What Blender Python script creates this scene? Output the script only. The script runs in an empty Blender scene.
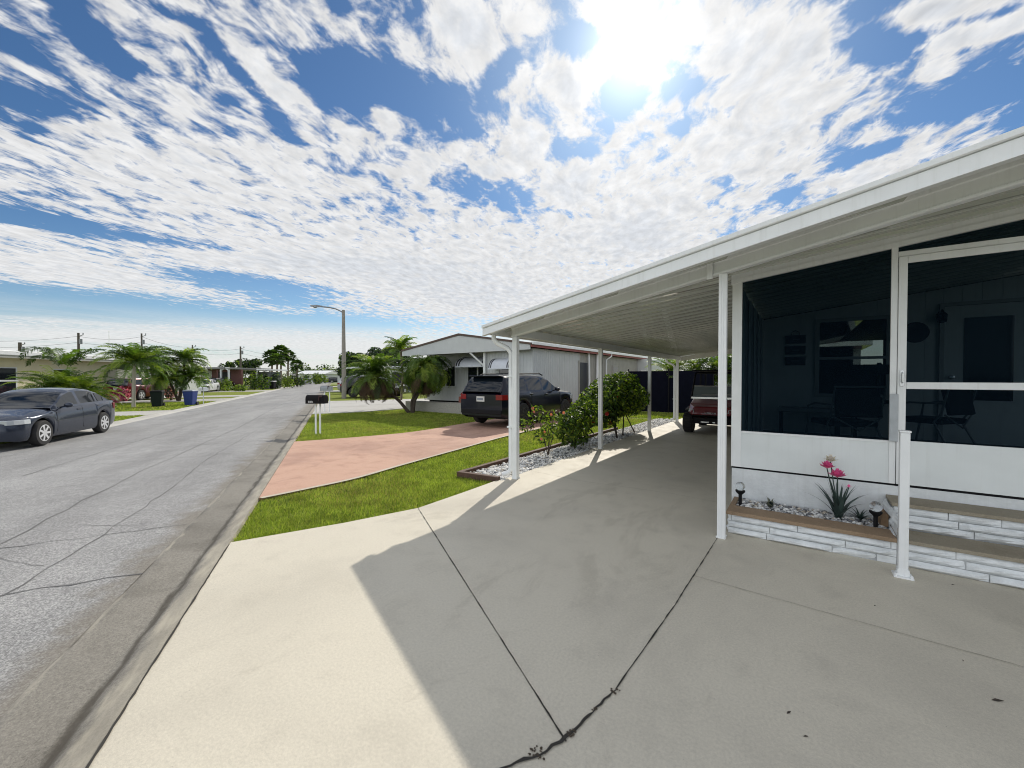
import bpy, bmesh, math, random
import numpy as np
from mathutils import Vector, Matrix, Euler
R = random.Random(7)
SC = bpy.context.scene
COL = SC.collection
PI = math.pi
rad = math.radians
# ------------------------------------------------------------------ frame
# world x runs along the front of the home, world y along its length; origin at the front carport post
CAM = Vector((3.4456, -5.0152, 1.4978)); YAW = 0.6112; PITCH = -0.016; FPX = 412.61
SDIR = Vector((-0.8502, 0.5264, 0)); TDIR = Vector((0.5264, 0.8502, 0))
def ST(s, t, z=0.0):
    """street frame: s metres along the street, t metres from the street's far side towards the lots"""
    p = SDIR*s + TDIR*t
    return (p.x, p.y, z)
ROADZ = -0.10
SUN_AZ = -0.3229; SUN_EL = 0.6562
# ------------------------------------------------------------------ camera
cd = bpy.data.cameras.new("camera"); cam = bpy.data.objects.new("camera", cd); COL.objects.link(cam)
cam.location = CAM
cam.rotation_euler = (PI/2 + PITCH, 0, YAW)
cd.sensor_width = 36; cd.lens = 36*FPX/1024
cd.clip_start = 0.05; cd.clip_end = 6000
SC.camera = cam
SC.view_settings.view_transform = 'Standard'; SC.view_settings.look = 'None'
SC.view_settings.exposure = 0.35; SC.view_settings.gamma = 1.0
SC.render.engine = 'CYCLES'
try:
    SC.cycles.max_bounces = 8; SC.cycles.transparent_max_bounces = 16
    SC.cycles.use_adaptive_sampling = True; SC.cycles.adaptive_threshold = 0.014; SC.cycles.filter_width = 1.05
    SC.cycles.use_denoising = True; SC.cycles.sample_clamp_indirect = 6
except Exception: pass
# ------------------------------------------------------------------ node helpers
class NT:
    def __init__(s, nt): s.t = nt; s.n = nt.nodes; s.l = nt.links
    def new(s, typ, **kw):
        n = s.n.new(typ)
        for k, v in kw.items(): setattr(n, k, v)
        return n
    def link(s, a, b): s.l.new(a, b)
    def put(s, sock, v):
        if isinstance(v, bpy.types.NodeSocket): s.l.new(v, sock)
        else:
            try: sock.default_value = v
            except Exception: sock.default_value = (v[0], v[1], v[2], 1.0)
    def math(s, op, a, b=0.0, c=0.0, clamp=False):
        n = s.new('ShaderNodeMath', operation=op, use_clamp=clamp)
        s.put(n.inputs[0], a); s.put(n.inputs[1], b); s.put(n.inputs[2], c)
        return n.outputs[0]
    def vmath(s, op, a, b=(0, 0, 0), c=None):
        n = s.new('ShaderNodeVectorMath', operation=op)
        s.put(n.inputs[0], a); s.put(n.inputs[1], b)
        if c is not None: s.put(n.inputs[2], c)
        return n.outputs['Value'] if op in ('DOT_PRODUCT', 'LENGTH', 'DISTANCE') else n.outputs[0]
    def noise(s, vec, scale, detail=4, rough=0.55, dist=0.0, out='Fac', dims='3D'):
        n = s.new('ShaderNodeTexNoise', noise_dimensions=dims)
        if vec is not None: s.l.new(vec, n.inputs['Vector'])
        n.inputs['Scale'].default_value = scale; n.inputs['Detail'].default_value = detail
        n.inputs['Roughness'].default_value = rough; n.inputs['Distortion'].default_value = dist
        return n.outputs[out]
    def voro(s, vec, scale, feature='F1', out='Distance', rnd=1.0):
        n = s.new('ShaderNodeTexVoronoi', feature=feature)
        if vec is not None: s.l.new(vec, n.inputs['Vector'])
        n.inputs['Scale'].default_value = scale; n.inputs['Randomness'].default_value = rnd
        return n.outputs[out]
    def ramp(s, fac, stops):
        n = s.new('ShaderNodeValToRGB'); e = n.color_ramp.elements
        while len(e) < len(stops): e.new(0.5)
        for i, (p, c) in enumerate(stops):
            e[i].position = p; e[i].color = (c[0], c[1], c[2], 1) if not isinstance(c, (int, float)) else (c, c, c, 1)
        s.put(n.inputs[0], fac); return n.outputs[0]
    def rng(s, v, a, b, c=0.0, d=1.0, interp='SMOOTHSTEP'):
        n = s.new('ShaderNodeMapRange', interpolation_type=interp)
        s.put(n.inputs[0], v); s.put(n.inputs[1], a); s.put(n.inputs[2], b); s.put(n.inputs[3], c); s.put(n.inputs[4], d)
        return n.outputs[0]
    def mix(s, fac, a, b, blend='MIX'):
        n = s.new('ShaderNodeMix', data_type='RGBA', blend_type=blend)
        s.put(n.inputs[0], fac); s.put(n.inputs[6], a); s.put(n.inputs[7], b)
        return n.outputs[2]
    def mapping(s, vec, loc=(0, 0, 0), rot=(0, 0, 0), scale=(1, 1, 1), typ='POINT'):
        n = s.new('ShaderNodeMapping', vector_type=typ)
        s.l.new(vec, n.inputs[0]); n.inputs[1].default_value = loc; n.inputs[2].default_value = rot; n.inputs[3].default_value = scale
        return n.outputs[0]
    def bump(s, h, strength=0.3, dist=0.01):
        n = s.new('ShaderNodeBump'); n.inputs['Strength'].default_value = strength; n.inputs['Distance'].default_value = dist
        s.put(n.inputs['Height'], h); return n.outputs[0]
# ------------------------------------------------------------------ sky and sun
def sky_dir(px, py):
    """direction of a spot of the sky, given where the photograph shows it"""
    cp, sp = math.cos(PITCH), math.sin(PITCH)
    fw = Vector((-math.sin(YAW)*cp, math.cos(YAW)*cp, sp)); rt = Vector((math.cos(YAW), math.sin(YAW), 0)); up = rt.cross(fw)
    return (fw + rt*((px-512)/FPX) - up*((py-384)/FPX)).normalized()
def sky_plane(px, py):
    d = sky_dir(px, py); z = max(d.z, 0.012) + 0.02
    return Vector((d.x/z, d.y/z, 0))
# cloud banks (+) and clear gaps (-) of the cloud layer: both ends of the patch, its half width, its weight
PATCH = [
 (50, -20, 118, 72, 15, -.50), (-20, 30, 66, 62, 12, -.42), (-40, 88, 92, 108, 15, -.46), (18, 122, 46, 132, 10, -.30),
 (178, 2, 262, 98, 8, -.34), (262, 98, 302, 150, 8, -.34), (118, 60, 142, 74, 9, -.3), (222, 92, 240, 106, 9, -.24), (126, 112, 152, 150, 8, -.26), (185, 120, 215, 140, 6, -.2), (236, 178, 260, 186, 6, -.22),
 (322, 40, 356, 118, 26, -.55), (352, 56, 420, 110, 22, -.50), (296, 60, 330, 116, 10, -.3), (398, 108, 500, 128, 28, -.36), (486, 92, 516, 52, 12, -.46), (440, 176, 556, 214, 15, -.40), (330, -10, 346, 16, 9, -.3),
 (558, 30, 592, 52, 20, -.34), (596, 130, 640, 66, 20, -.48), (548, 150, 606, 148, 9, -.36), (660, 86, 722, 88, 13, -.44), (690, 120, 672, 140, 10, -.3), (716, 176, 730, 184, 8, -.3),
 (838, 28, 920, 66, 22, -.46), (900, 96, 1060, 118, 26, -.50), (962, 62, 1080, 48, 22, -.40), (980, 80, 1040, 90, 16, -.3), (1010, 150, 1060, 160, 22, -.4), (820, 170, 902, 140, 8, -.40), (768, 198, 806, 192, 8, -.40), (846, 8, 900, 2, 12, -.4), (872, 170, 910, 156, 6, -.3),
 (-80, 202, 140, 236, 9, -.46), (110, 234, 252, 252, 5, -.30), (140, 272, 330, 292, 8, -.42), (-80, 306, 230, 311, 13, -.55), (200, 320, 420, 326, 7, -.42), (250, 296, 330, 304, 6, -.3), (-60, 284, 60, 288, 3, -.2),
 (20, 180, 330, 170, 40, .20), (120, 240, 420, 280, 24, .22), (240, 60, 330, 110, 10, .2), (456, -10, 478, 80, 34, .32), (430, 20, 500, 30, 24, .22), (532, 60, 606, 112, 16, .34), (600, 110, 596, 124, 10, .3), (585, 0, 606, 24, 12, .3), (536, 188, 596, 188, 17, .40), (500, 140, 550, 146, 17, .34), (450, 140, 470, 158, 10, .3), (408, 152, 440, 172, 9, .3), (410, 92, 416, 98, 8, .3), (376, 104, 394, 134, 9, .28), (470, 168, 522, 178, 9, .24),
 (690, 40, 820, 60, 40, .26), (720, 120, 860, 60, 38, .26), (700, 170, 800, 130, 30, .28), (640, 180, 660, 260, 40, .24), (820, 192, 930, 148, 9, .44), (926, 44, 1040, 22, 10, .46), (916, 80, 960, 66, 10, .42), (1006, 60, 1040, 50, 8, .4), (940, 126, 1040, 98, 10, .40), (900, 14, 1010, 2, 9, .40), (990, 148, 960, 150, 6, .4), (560, 230, 680, 250, 18, .2), (330, 262, 640, 290, 46, .24), (400, 300, 540, 290, 24, .24), (-40, 262, 200, 284, 14, .30), (-40, 228, 60, 236, 7, .25), (180, 258, 420, 268, 9, .25),
]
SUND = Vector((math.sin(SUN_AZ)*math.cos(SUN_EL), math.cos(SUN_AZ)*math.cos(SUN_EL), math.sin(SUN_EL)))
W = bpy.data.worlds.new("World"); SC.world = W; W.use_nodes = True
def make_world(strength=0.10, cloud_gain=6.4, blue=(0.35, 0.52, 0.68)):
    N = NT(W.node_tree); N.n.clear()
    out = N.new('ShaderNodeOutputWorld'); bg = N.new('ShaderNodeBackground'); N.link(bg.outputs[0], out.inputs[0])
    bg.inputs['Strength'].default_value = strength
    sky = N.new('ShaderNodeTexSky', sky_type='NISHITA', sun_disc=False, sun_elevation=SUN_EL, sun_rotation=SUN_AZ, altitude=0, air_density=1.0, dust_density=0.5, ozone_density=1.6)
    tc = N.new('ShaderNodeTexCoord'); d = tc.outputs['Generated']
    sep = N.new('ShaderNodeSeparateXYZ'); N.link(d, sep.inputs[0]); z = sep.outputs[2]
    zz = N.math('ADD', N.math('MAXIMUM', z, 0.012), 0.02)
    P = N.vmath('DIVIDE', d, N.new('ShaderNodeCombineXYZ').outputs[0]); dv = P.node
    cb = N.new('ShaderNodeCombineXYZ'); N.put(cb.inputs[0], zz); N.put(cb.inputs[1], zz); cb.inputs[2].default_value = 1e6
    N.l.new(cb.outputs[0], dv.inputs[1])
    # coverage
    cov = None
    for (x0, y0, x1, y1, w, k) in PATCH:
        a, b = sky_plane(x0, y0), sky_plane(x1, y1); c = (a+b)/2; ax = b-a
        mx, my = (x0+x1)/2, (y0+y1)/2; L = math.hypot(x1-x0, y1-y0); nx, ny = -(y1-y0)/L, (x1-x0)/L
        q = sky_plane(mx+nx*w, my+ny*w) - sky_plane(mx-nx*w, my-ny*w)
        ang = math.atan2(ax.y, ax.x); perp = abs(-math.sin(ang)*q.x + math.cos(ang)*q.y)/2
        m = N.mapping(P, (c.x, c.y, 0), (0, 0, ang), (ax.length/2*1.45, max(perp, 0.01)*1.75, 1), 'TEXTURE')
        r = N.vmath('LENGTH', m)
        g = N.rng(r, 0.15, 1.0, k, 0.0)
        cov = g if cov is None else N.math('ADD', cov, g)
    # rows run towards a point of the horizon
    row = math.atan2(sky_dir(610, 376).y, sky_dir(610, 376).x)
    Pr = N.mapping(P, (0, 0, 0), (0, 0, -row), (1, 1, 1))
    warp = N.noise(Pr, 3.0, 3, 0.5, out='Color')
    Pw = N.vmath('ADD', Pr, N.vmath('MULTIPLY', N.vmath('SUBTRACT', warp, (.5, .5, .5)), (0.16, 0.16, 0)))
    st = N.mapping(Pw, scale=(0.55, 1.0, 1.0))
    n1 = N.noise(st, 11.5, 7, 0.60, 0.2)
    n2 = N.noise(N.mapping(Pw, scale=(0.42, 1.15, 1)), 2.6, 3, 0.5)
    n3 = N.noise(N.mapping(Pw, scale=(0.75, 1.0, 1)), 34, 5, 0.62)
    f = N.math('ADD', N.math('MULTIPLY', n1, 1.45), N.math('MULTIPLY', n2, 0.30))
    f = N.math('SUBTRACT', N.math('ADD', f, N.math('MULTIPLY', n3, 0.50)), 0.315)
    f = N.math('ADD', f, cov)
    dens = N.rng(f, 0.605, 0.98)
    # thin high veil low over the horizon
    lowv = N.rng(z, 0.135, 0.075)
    vn = N.noise(N.mapping(d, scale=(1.2, 1.2, 26)), 2.2, 4, 0.55)
    veil = N.math('MULTIPLY', N.math('MULTIPLY', lowv, N.rng(z, 0.0, 0.03, 0.35, 1.0)), N.rng(vn, 0.30, 0.58, 0.25, 0.9))
    dens = N.math('MAXIMUM', dens, veil)
    # light in the cloud: thick parts greyer, rims bright; brighter round the sun
    thick = N.rng(f, 0.88, 1.45)
    shn = N.noise(N.mapping(Pw, (0.05, 0.03, 0), scale=(0.6, 1.0, 1)), 14, 4, 0.55)
    base = N.math('SUBTRACT', 1.0, N.math('MULTIPLY', thick, 0.10))
    base = N.math('ADD', base, N.math('MULTIPLY', N.math('SUBTRACT', shn, 0.5), 0.62))
    cs = N.vmath('DOT_PRODUCT', d, tuple(SUND))
    base = N.math('ADD', base, N.rng(cs, 0.86, 1.0, 0.0, 0.04))
    back = N.rng(N.vmath('DOT_PRODUCT', d, (-math.sin(SUN_AZ), -math.cos(SUN_AZ), 0)), 0.05, 0.75, 0.0, 1.0)  # unseen cloud behind the camera, boosted to light the shaded fronts
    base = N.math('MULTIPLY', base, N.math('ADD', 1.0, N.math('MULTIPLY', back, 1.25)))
    ccol = N.mix(thick, (1.0, 1.0, 1.0, 1), (0.93, 0.97, 1.03, 1))
    ccol = N.vmath('MULTIPLY', ccol, N.vmath('SCALE', (cloud_gain,)*3)); ccol.node.inputs[1].links[0].from_node.inputs['Scale'].default_value = 1
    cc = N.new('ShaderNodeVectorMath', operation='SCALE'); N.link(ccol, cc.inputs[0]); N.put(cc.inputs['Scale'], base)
    skyc = N.vmath('MULTIPLY', sky.outputs[0], N.mix(N.rng(z, 0.32, 0.04), (*blue, 1), (0.62, 0.74, 0.82, 1)))
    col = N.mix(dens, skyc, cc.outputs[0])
    # aureole of the sun seen through thin cloud
    au = N.math('ADD', N.math('MULTIPLY', N.math('POWER', N.rng(cs, 0.984, 1.0, 0, 1, 'LINEAR'), 4.5), 5.0), N.math('MULTIPLY', N.math('POWER', N.rng(cs, 0.90, 1.0, 0, 1, 'LINEAR'), 3.0), 1.2))
    aun = N.new('ShaderNodeVectorMath', operation='SCALE'); aun.inputs[0].default_value = (1.0, 0.97, 0.92); N.put(aun.inputs['Scale'], au)
    col = N.vmath('ADD', col, aun.outputs[0])
    # below the horizon: dull ground tone
    col = N.mix(N.rng(z, -0.02, 0.0), (1.2, 1.2, 1.1, 1), col)
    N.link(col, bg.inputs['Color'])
make_world()
try:
    W.cycles.sampling_method = 'MANUAL'; W.cycles.sample_map_resolution = 1024
except Exception: pass
sl = bpy.data.lights.new("sun", 'SUN'); sun = bpy.data.objects.new("sun", sl); COL.objects.link(sun)
sl.energy = 2.9; sl.angle = rad(0.53); sl.color = (1.0, 0.93, 0.82)
sun.rotation_euler = (-SUND).to_track_quat('-Z', 'Y').to_euler()
# ------------------------------------------------------------------ placing helpers
def spot(px, py, z=0.0):
    """the place in the world, at height z, of a spot measured in the photograph"""
    d = sky_dir(px, py); t = (z-CAM.z)/d.z
    p = CAM + d*t
    return Vector((p.x, p.y, z))
def depth_spot(px, py, dep):
    cp, sp = math.cos(PITCH), math.sin(PITCH)
    fw = Vector((-math.sin(YAW)*cp, math.cos(YAW)*cp, sp)); d = sky_dir(px, py)
    return CAM + d*(dep/d.dot(fw))
def heading(px):
    d = sky_dir(px, 377.4); return math.atan2(d.y, d.x)
# ------------------------------------------------------------------ mesh builder
class MB:
    def __init__(s): s.v = []; s.f = []; s.m = []
    def add(s, vs, fs, mi=0):
        o = len(s.v); s.v += [tuple(p) for p in vs]
        for f in fs: s.f.append(tuple(i+o for i in f)); s.m.append(mi)
        return s
    def box(s, x0, x1, y0, y1, z0, z1, mi=0, M=None):
        vs = [(x0, y0, z0), (x1, y0, z0), (x1, y1, z0), (x0, y1, z0), (x0, y0, z1), (x1, y0, z1), (x1, y1, z1), (x0, y1, z1)]
        if M is not None: vs = [M @ Vector(p) for p in vs]
        return s.add(vs, [(0, 3, 2, 1), (4, 5, 6, 7), (0, 1, 5, 4), (1, 2, 6, 5), (2, 3, 7, 6), (3, 0, 4, 7)], mi)
    def cbox(s, c, size, mi=0, rz=0.0, M=None):
        m = Matrix.Translation(c) @ Matrix.Rotation(rz, 4, 'Z')
        if M is not None: m = m @ M
        a, b, h = size[0]/2, size[1]/2, size[2]/2
        return s.box(-a, a, -b, b, -h, h, mi, m)
    def loft(s, rings, mi=0, closed=True, caps=True, flip=False):
        n = len(rings[0]); vs = [p for r in rings for p in r]; fs = []
        for i in range(len(rings)-1):
            for j in range(n if closed else n-1):
                k = (j+1) % n
                q = (i*n+j, i*n+k, (i+1)*n+k, (i+1)*n+j)
                fs.append(q[::-1] if flip else q)
        if caps and closed:
            fs.append(tuple(range(n))[::-1] if not flip else tuple(range(n)))
            e = tuple(range((len(rings)-1)*n, len(rings)*n)); fs.append(e if not flip else e[::-1])
        return s.add(vs, fs, mi)
    def tube(s, pts, rads, n=8, mi=0, caps=True):
        pts = [Vector(p) for p in pts]
        if isinstance(rads, (int, float)): rads = [rads]*len(pts)
        rings = []; ref = None
        for i, p in enumerate(pts):
            d = (pts[min(i+1, len(pts)-1)] - pts[max(i-1, 0)])
            if d.length < 1e-9: d = Vector((0, 0, 1))
            d.normalize()
            if ref is None:
                ref = d.orthogonal().normalized()
            ref = (ref - d*ref.dot(d))
            ref = ref.normalized() if ref.length > 1e-6 else d.orthogonal().normalized()
            b = d.cross(ref)
            rings.append([p + (ref*math.cos(a) + b*math.sin(a))*rads[i] for a in [2*PI*j/n for j in range(n)]])
        return s.loft(rings, mi, True, caps)
    def lathe(s, prof, n=16, mi=0, c=(0, 0, 0), axis='Z'):
        c = Vector(c); rings = []
        for r, h in prof:
            ring = []
            for j in range(n):
                a = 2*PI*j/n; x, y = r*math.cos(a), r*math.sin(a)
                ring.append(c + (Vector((x, y, h)) if axis == 'Z' else Vector((h, x, y)) if axis == 'X' else Vector((y, h, x))))
            rings.append(ring)
        return s.loft(rings, mi, True, True)
    def prism(s, poly, z0, z1, mi=0):
        n = len(poly)
        if sum(poly[i][0]*poly[(i+1) % n][1]-poly[(i+1) % n][0]*poly[i][1] for i in range(n)) < 0: poly = poly[::-1]
        vs = [(p[0], p[1], z0) for p in poly] + [(p[0], p[1], z1) for p in poly]
        fs = [tuple(range(n))[::-1], tuple(range(n, 2*n))] + [(i, (i+1) % n, n+(i+1) % n, n+i) for i in range(n)]
        return s.add(vs, fs, mi)
    def extrude(s, prof, A, B, nrm, mi=0):
        """profile (outward, up) carried from A to B; nrm is the outward horizontal normal"""
        A, B, nrm = Vector(A), Vector(B), Vector(nrm)
        r = [[P + nrm*o + Vector((0, 0, z)) for o, z in prof] for P in (A, B)]
        return s.loft(r, mi, True, True)
    def ball(s, c, r, mi=0, n=8, m=6, sq=(1, 1, 1)):
        rings = []
        for i in range(m+1):
            a = PI*i/m; rr = max(math.sin(a), 0.02)
            rings.append([(c[0]+r*sq[0]*rr*math.cos(2*PI*j/n), c[1]+r*sq[1]*rr*math.sin(2*PI*j/n), c[2]-r*sq[2]*math.cos(a)) for j in range(n)])
        return s.loft(rings, mi)
    def build(s, name, mats, parent=None, smooth=False, bevel=0.0, subsurf=0):
        me = bpy.data.meshes.new(name); me.from_pydata(s.v, [], s.f); me.update()
        if not isinstance(mats, (list, tuple)): mats = [mats]
        for m in mats: me.materials.append(m)
        if len(mats) > 1: me.polygons.foreach_set('material_index', s.m)
        bm = bmesh.new(); bm.from_mesh(me)
        if smooth: bmesh.ops.remove_doubles(bm, verts=bm.verts, dist=2e-5)
        bmesh.ops.recalc_face_normals(bm, faces=bm.faces) if len(s.f) < 60000 else None; bm.to_mesh(me); bm.free()
        if smooth: me.polygons.foreach_set('use_smooth', [True]*len(me.polygons))
        o = bpy.data.objects.new(name, me); COL.objects.link(o)
        if parent is not None: o.parent = parent
        if bevel:
            b = o.modifiers.new('bevel', 'BEVEL'); b.width = bevel; b.segments = 2; b.limit_method = 'ANGLE'; b.angle_limit = rad(40)
        if smooth:
            w = o.modifiers.new('edges', 'EDGE_SPLIT'); w.split_angle = rad(smooth if smooth is not True else 42)
        return o
def raw_mesh(name, V, F, mats, parent=None, mi=None, smooth=False):
    """big meshes from arrays; F is (n, k)"""
    V = np.asarray(V, np.float32); F = np.asarray(F, np.int32); k = F.shape[1]
    me = bpy.data.meshes.new(name); me.vertices.add(len(V)); me.loops.add(F.size); me.polygons.add(len(F))
    me.vertices.foreach_set('co', V.ravel()); me.loops.foreach_set('vertex_index', F.ravel())
    me.polygons.foreach_set('loop_start', np.arange(0, F.size, k, dtype=np.int32))
    try: me.polygons.foreach_set('loop_total', np.full(len(F), k, np.int32))
    except Exception: pass
    if not isinstance(mats, (list, tuple)): mats = [mats]
    for m in mats: me.materials.append(m)
    if mi is not None: me.polygons.foreach_set('material_index', np.asarray(mi, np.int32))
    if smooth: me.polygons.foreach_set('use_smooth', np.ones(len(F), bool))
    me.update(calc_edges=True); me.validate()
    o = bpy.data.objects.new(name, me); COL.objects.link(o)
    if parent is not None: o.parent = parent
    return o
def thing(name, label, cat, loc=(0, 0, 0), rz=0.0, group=None, sc=1.0):
    o = bpy.data.objects.new(name, None); COL.objects.link(o); o.empty_display_size = 0.2
    o.location = loc; o.rotation_euler = (0, 0, rz); o.scale = (sc, sc, sc)
    return tag(o, label, cat, group)
def tag(o, label, cat, group=None):
    o['label'] = label; o['category'] = cat
    if group: o['group'] = group
    return o
def struct(o, kind='structure'): o['kind'] = kind; return o
def copy_tree(o, parent=None):
    c = o.copy(); COL.objects.link(c)
    if parent is not None: c.parent = parent
    for ch in list(o.children): copy_tree(ch, c)
    return c
def in_poly(P, poly):
    x, y = P[:, 0], P[:, 1]; r = np.zeros(len(P), bool); n = len(poly)
    for i in range(n):
        x0, y0 = poly[i][:2]; x1, y1 = poly[(i+1) % n][:2]
        c = ((y0 > y) != (y1 > y)) & (x < (x1-x0)*(y-y0)/((y1-y0) if abs(y1-y0) > 1e-12 else 1e-12)+x0)
        r ^= c
    return r
# ------------------------------------------------------------------ materials
MATS = {}
def mat(name, col, rough=0.6, metal=0.0, var=0.0, vscale=6.0, bump=0.0, bscale=60.0, coat=0.0, spec=0.5, stain=None, sscale=1.2, trans=0.0, emit=None, sub=None, streak=0.0):
    if name in MATS: return MATS[name]
    m = bpy.data.materials.new(name); m.use_nodes = True; N = NT(m.node_tree)
    b = N.n['Principled BSDF']; b.inputs['Roughness'].default_value = rough; b.inputs['Metallic'].default_value = metal
    b.inputs['Specular IOR Level'].default_value = spec; b.inputs['Coat Weight'].default_value = coat
    b.inputs['Transmission Weight'].default_value = trans
    if sub: b.inputs['Subsurface Weight'].default_value = sub
    tc = N.new('ShaderNodeTexCoord'); ob = tc.outputs['Object']
    c = (col[0], col[1], col[2], 1)
    if var or stain or streak:
        n = N.noise(ob, vscale, 5, 0.6)
        k = N.rng(n, 0.3, 0.7, 1-var, 1+var, 'LINEAR')
        v = N.new('ShaderNodeVectorMath', operation='SCALE'); v.inputs[0].default_value = col; N.link(k, v.inputs['Scale']); c = v.outputs[0]
        if stain:
            sn = N.noise(ob, sscale, 6, 0.65, 0.4)
            c = N.mix(N.rng(sn, 0.48, 0.72), c, (stain[0], stain[1], stain[2], 1))
        if streak:
            s2 = N.noise(N.mapping(ob, scale=(9, 9, 0.5)), 3.0, 4, 0.6)
            c = N.mix(N.rng(s2, 0.5, 0.75, 0.0, streak), c, (col[0]*0.55, col[1]*0.53, col[2]*0.48, 1))
    N.put(b.inputs['Base Color'], c)
    if bump: N.link(N.bump(N.noise(ob, bscale, 3, 0.6), bump, 0.01), b.inputs['Normal'])
    if emit:
        b.inputs['Emission Color'].default_value = (*emit[:3], 1); b.inputs['Emission Strength'].default_value = emit[3]
    MATS[name] = m
    return m
def leaf_mat(name, col, tr=0.35, rough=0.45):
    if name in MATS: return MATS[name]
    m = bpy.data.materials.new(name); m.use_nodes = True; N = NT(m.node_tree)
    b = N.n['Principled BSDF']; out = N.n['Material Output']
    g = N.new('ShaderNodeNewGeometry'); n = N.noise(g.outputs['Position'], 3.1, 3, 0.6)
    k = N.rng(n, 0.3, 0.7, 0.7, 1.3, 'LINEAR')
    v = N.new('ShaderNodeVectorMath', operation='SCALE'); v.inputs[0].default_value = col; N.link(k, v.inputs['Scale'])
    N.link(v.outputs[0], b.inputs['Base Color']); b.inputs['Roughness'].default_value = rough; b.inputs['Specular IOR Level'].default_value = 0.35
    t = N.new('ShaderNodeBsdfTranslucent')
    w = N.new('ShaderNodeVectorMath', operation='MULTIPLY'); N.link(v.outputs[0], w.inputs[0]); w.inputs[1].default_value = (1.5, 1.7, 0.7); N.link(w.outputs[0], t.inputs[0])
    mx = N.new('ShaderNodeMixShader'); mx.inputs[0].default_value = tr; N.link(b.outputs[0], mx.inputs[1]); N.link(t.outputs[0], mx.inputs[2]); N.link(mx.outputs[0], out.inputs[0])
    MATS[name] = m
    return m
WHITE = mat('white_painted_aluminium', (0.80, 0.82, 0.82), 0.35, var=0.05, vscale=3, streak=0.16)
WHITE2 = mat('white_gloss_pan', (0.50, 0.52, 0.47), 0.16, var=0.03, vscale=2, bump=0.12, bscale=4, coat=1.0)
WALLW = mat('white_painted_siding', (0.76, 0.78, 0.78), 0.5, var=0.04, vscale=4, streak=0.12)
DARKGLASS = mat('dark_glass', (0.006, 0.008, 0.012), 0.06, spec=0.4)
BLACK = mat('black_plastic', (0.009, 0.009, 0.011), 0.6, spec=.2)
RUBBER = mat('tyre_rubber', (0.018, 0.018, 0.019), 0.75)
CHROME = mat('silver_metal', (0.62, 0.63, 0.65), 0.25, 0.9)
GREY = mat('grey_metal', (0.24, 0.25, 0.26), 0.4, 0.6)
# ------------------------------------------------------------------ ground, road, kerb, drives, lawns
def road_z(t): return -0.042 + 0.035*(t+3.85)
LZ = road_z(-9.9) + 0.06
SROT = math.atan2(SDIR.y, SDIR.x)
def street_obj(o): o.rotation_euler = (0, 0, SROT); return o       # local x = along the street, local y = -t
def concrete_mat(name, col, dark, speck=0.10, rough=0.62):
    m = bpy.data.materials.new(name); m.use_nodes = True; N = NT(m.node_tree); b = N.n['Principled BSDF']
    ob = N.new('ShaderNodeTexCoord').outputs['Object']
    big = N.noise(ob, 0.55, 6, 0.62, 0.6); mid = N.noise(ob, 3.2, 6, 0.65, 0.3); fine = N.noise(ob, 70, 3, 0.7); grit = N.noise(ob, 230, 2, 0.7)
    c = N.mix(N.rng(big, 0.42, 0.70, 0, 0.55), (*col, 1), (*dark, 1))
    c = N.mix(N.rng(mid, 0.50, 0.78, 0, 0.46), c, (*dark, 1)); st = N.noise(N.mapping(ob, scale=(1.0, 0.35, 1)), 1.3, 7, 0.7, 1.0); c = N.mix(N.rng(st, 0.56, 0.66, 0, 0.28), c, (dark[0]*.78, dark[1]*.76, dark[2]*.72, 1))
    k = N.math('ADD', N.rng(fine, 0.3, 0.7, -speck, speck, 'LINEAR'), N.rng(grit, 0.3, 0.7, -speck, speck, 'LINEAR'))
    v = N.new('ShaderNodeVectorMath', operation='SCALE'); N.link(c, v.inputs[0]); N.link(N.math('ADD', 1.0, k), v.inputs['Scale'])
    pit = N.voro(ob, 22, rnd=1.0); pm = N.noise(ob, 5, 2); dots = N.math('MULTIPLY', N.rng(pit, 0.055, 0.03), N.rng(pm, 0.50, 0.58))
    c2 = N.mix(N.math('MULTIPLY', dots, 0.8), v.outputs[0], (dark[0]*.4, dark[1]*.4, dark[2]*.4, 1))
    N.link(c2, b.inputs['Base Color']); N.put(b.inputs['Roughness'], N.rng(mid, 0.3, 0.7, rough-.1, rough+.12, 'LINEAR'))
    h = N.math('ADD', N.math('MULTIPLY', fine, 0.6), N.math('MULTIPLY', grit, 0.4))
    N.link(N.bump(h, 0.22, 0.006), b.inputs['Normal']); b.inputs['Specular IOR Level'].default_value = 0.35
    return m
CONC = concrete_mat('tan_painted_concrete', (0.59, 0.55, 0.455), (0.43, 0.40, 0.335))
CONC_L = concrete_mat('pale_concrete', (0.46, 0.45, 0.42), (0.34, 0.33, 0.30))
PINK = concrete_mat('pink_painted_concrete', (0.52, 0.325, 0.24), (0.27, 0.15, 0.115), 0.14, 0.7)
KERB = concrete_mat('dirty_gutter_concrete', (0.225, 0.212, 0.185), (0.095, 0.088, 0.075), 0.26, 0.8)
TAN = concrete_mat('brown_tan_coping', (0.30, 0.215, 0.14), (0.20, 0.14, 0.09), 0.14, 0.8)
TREAD = concrete_mat('tan_tread', (0.30, 0.265, 0.20), (0.20, 0.17, 0.12), 0.12, 0.7)
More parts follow.
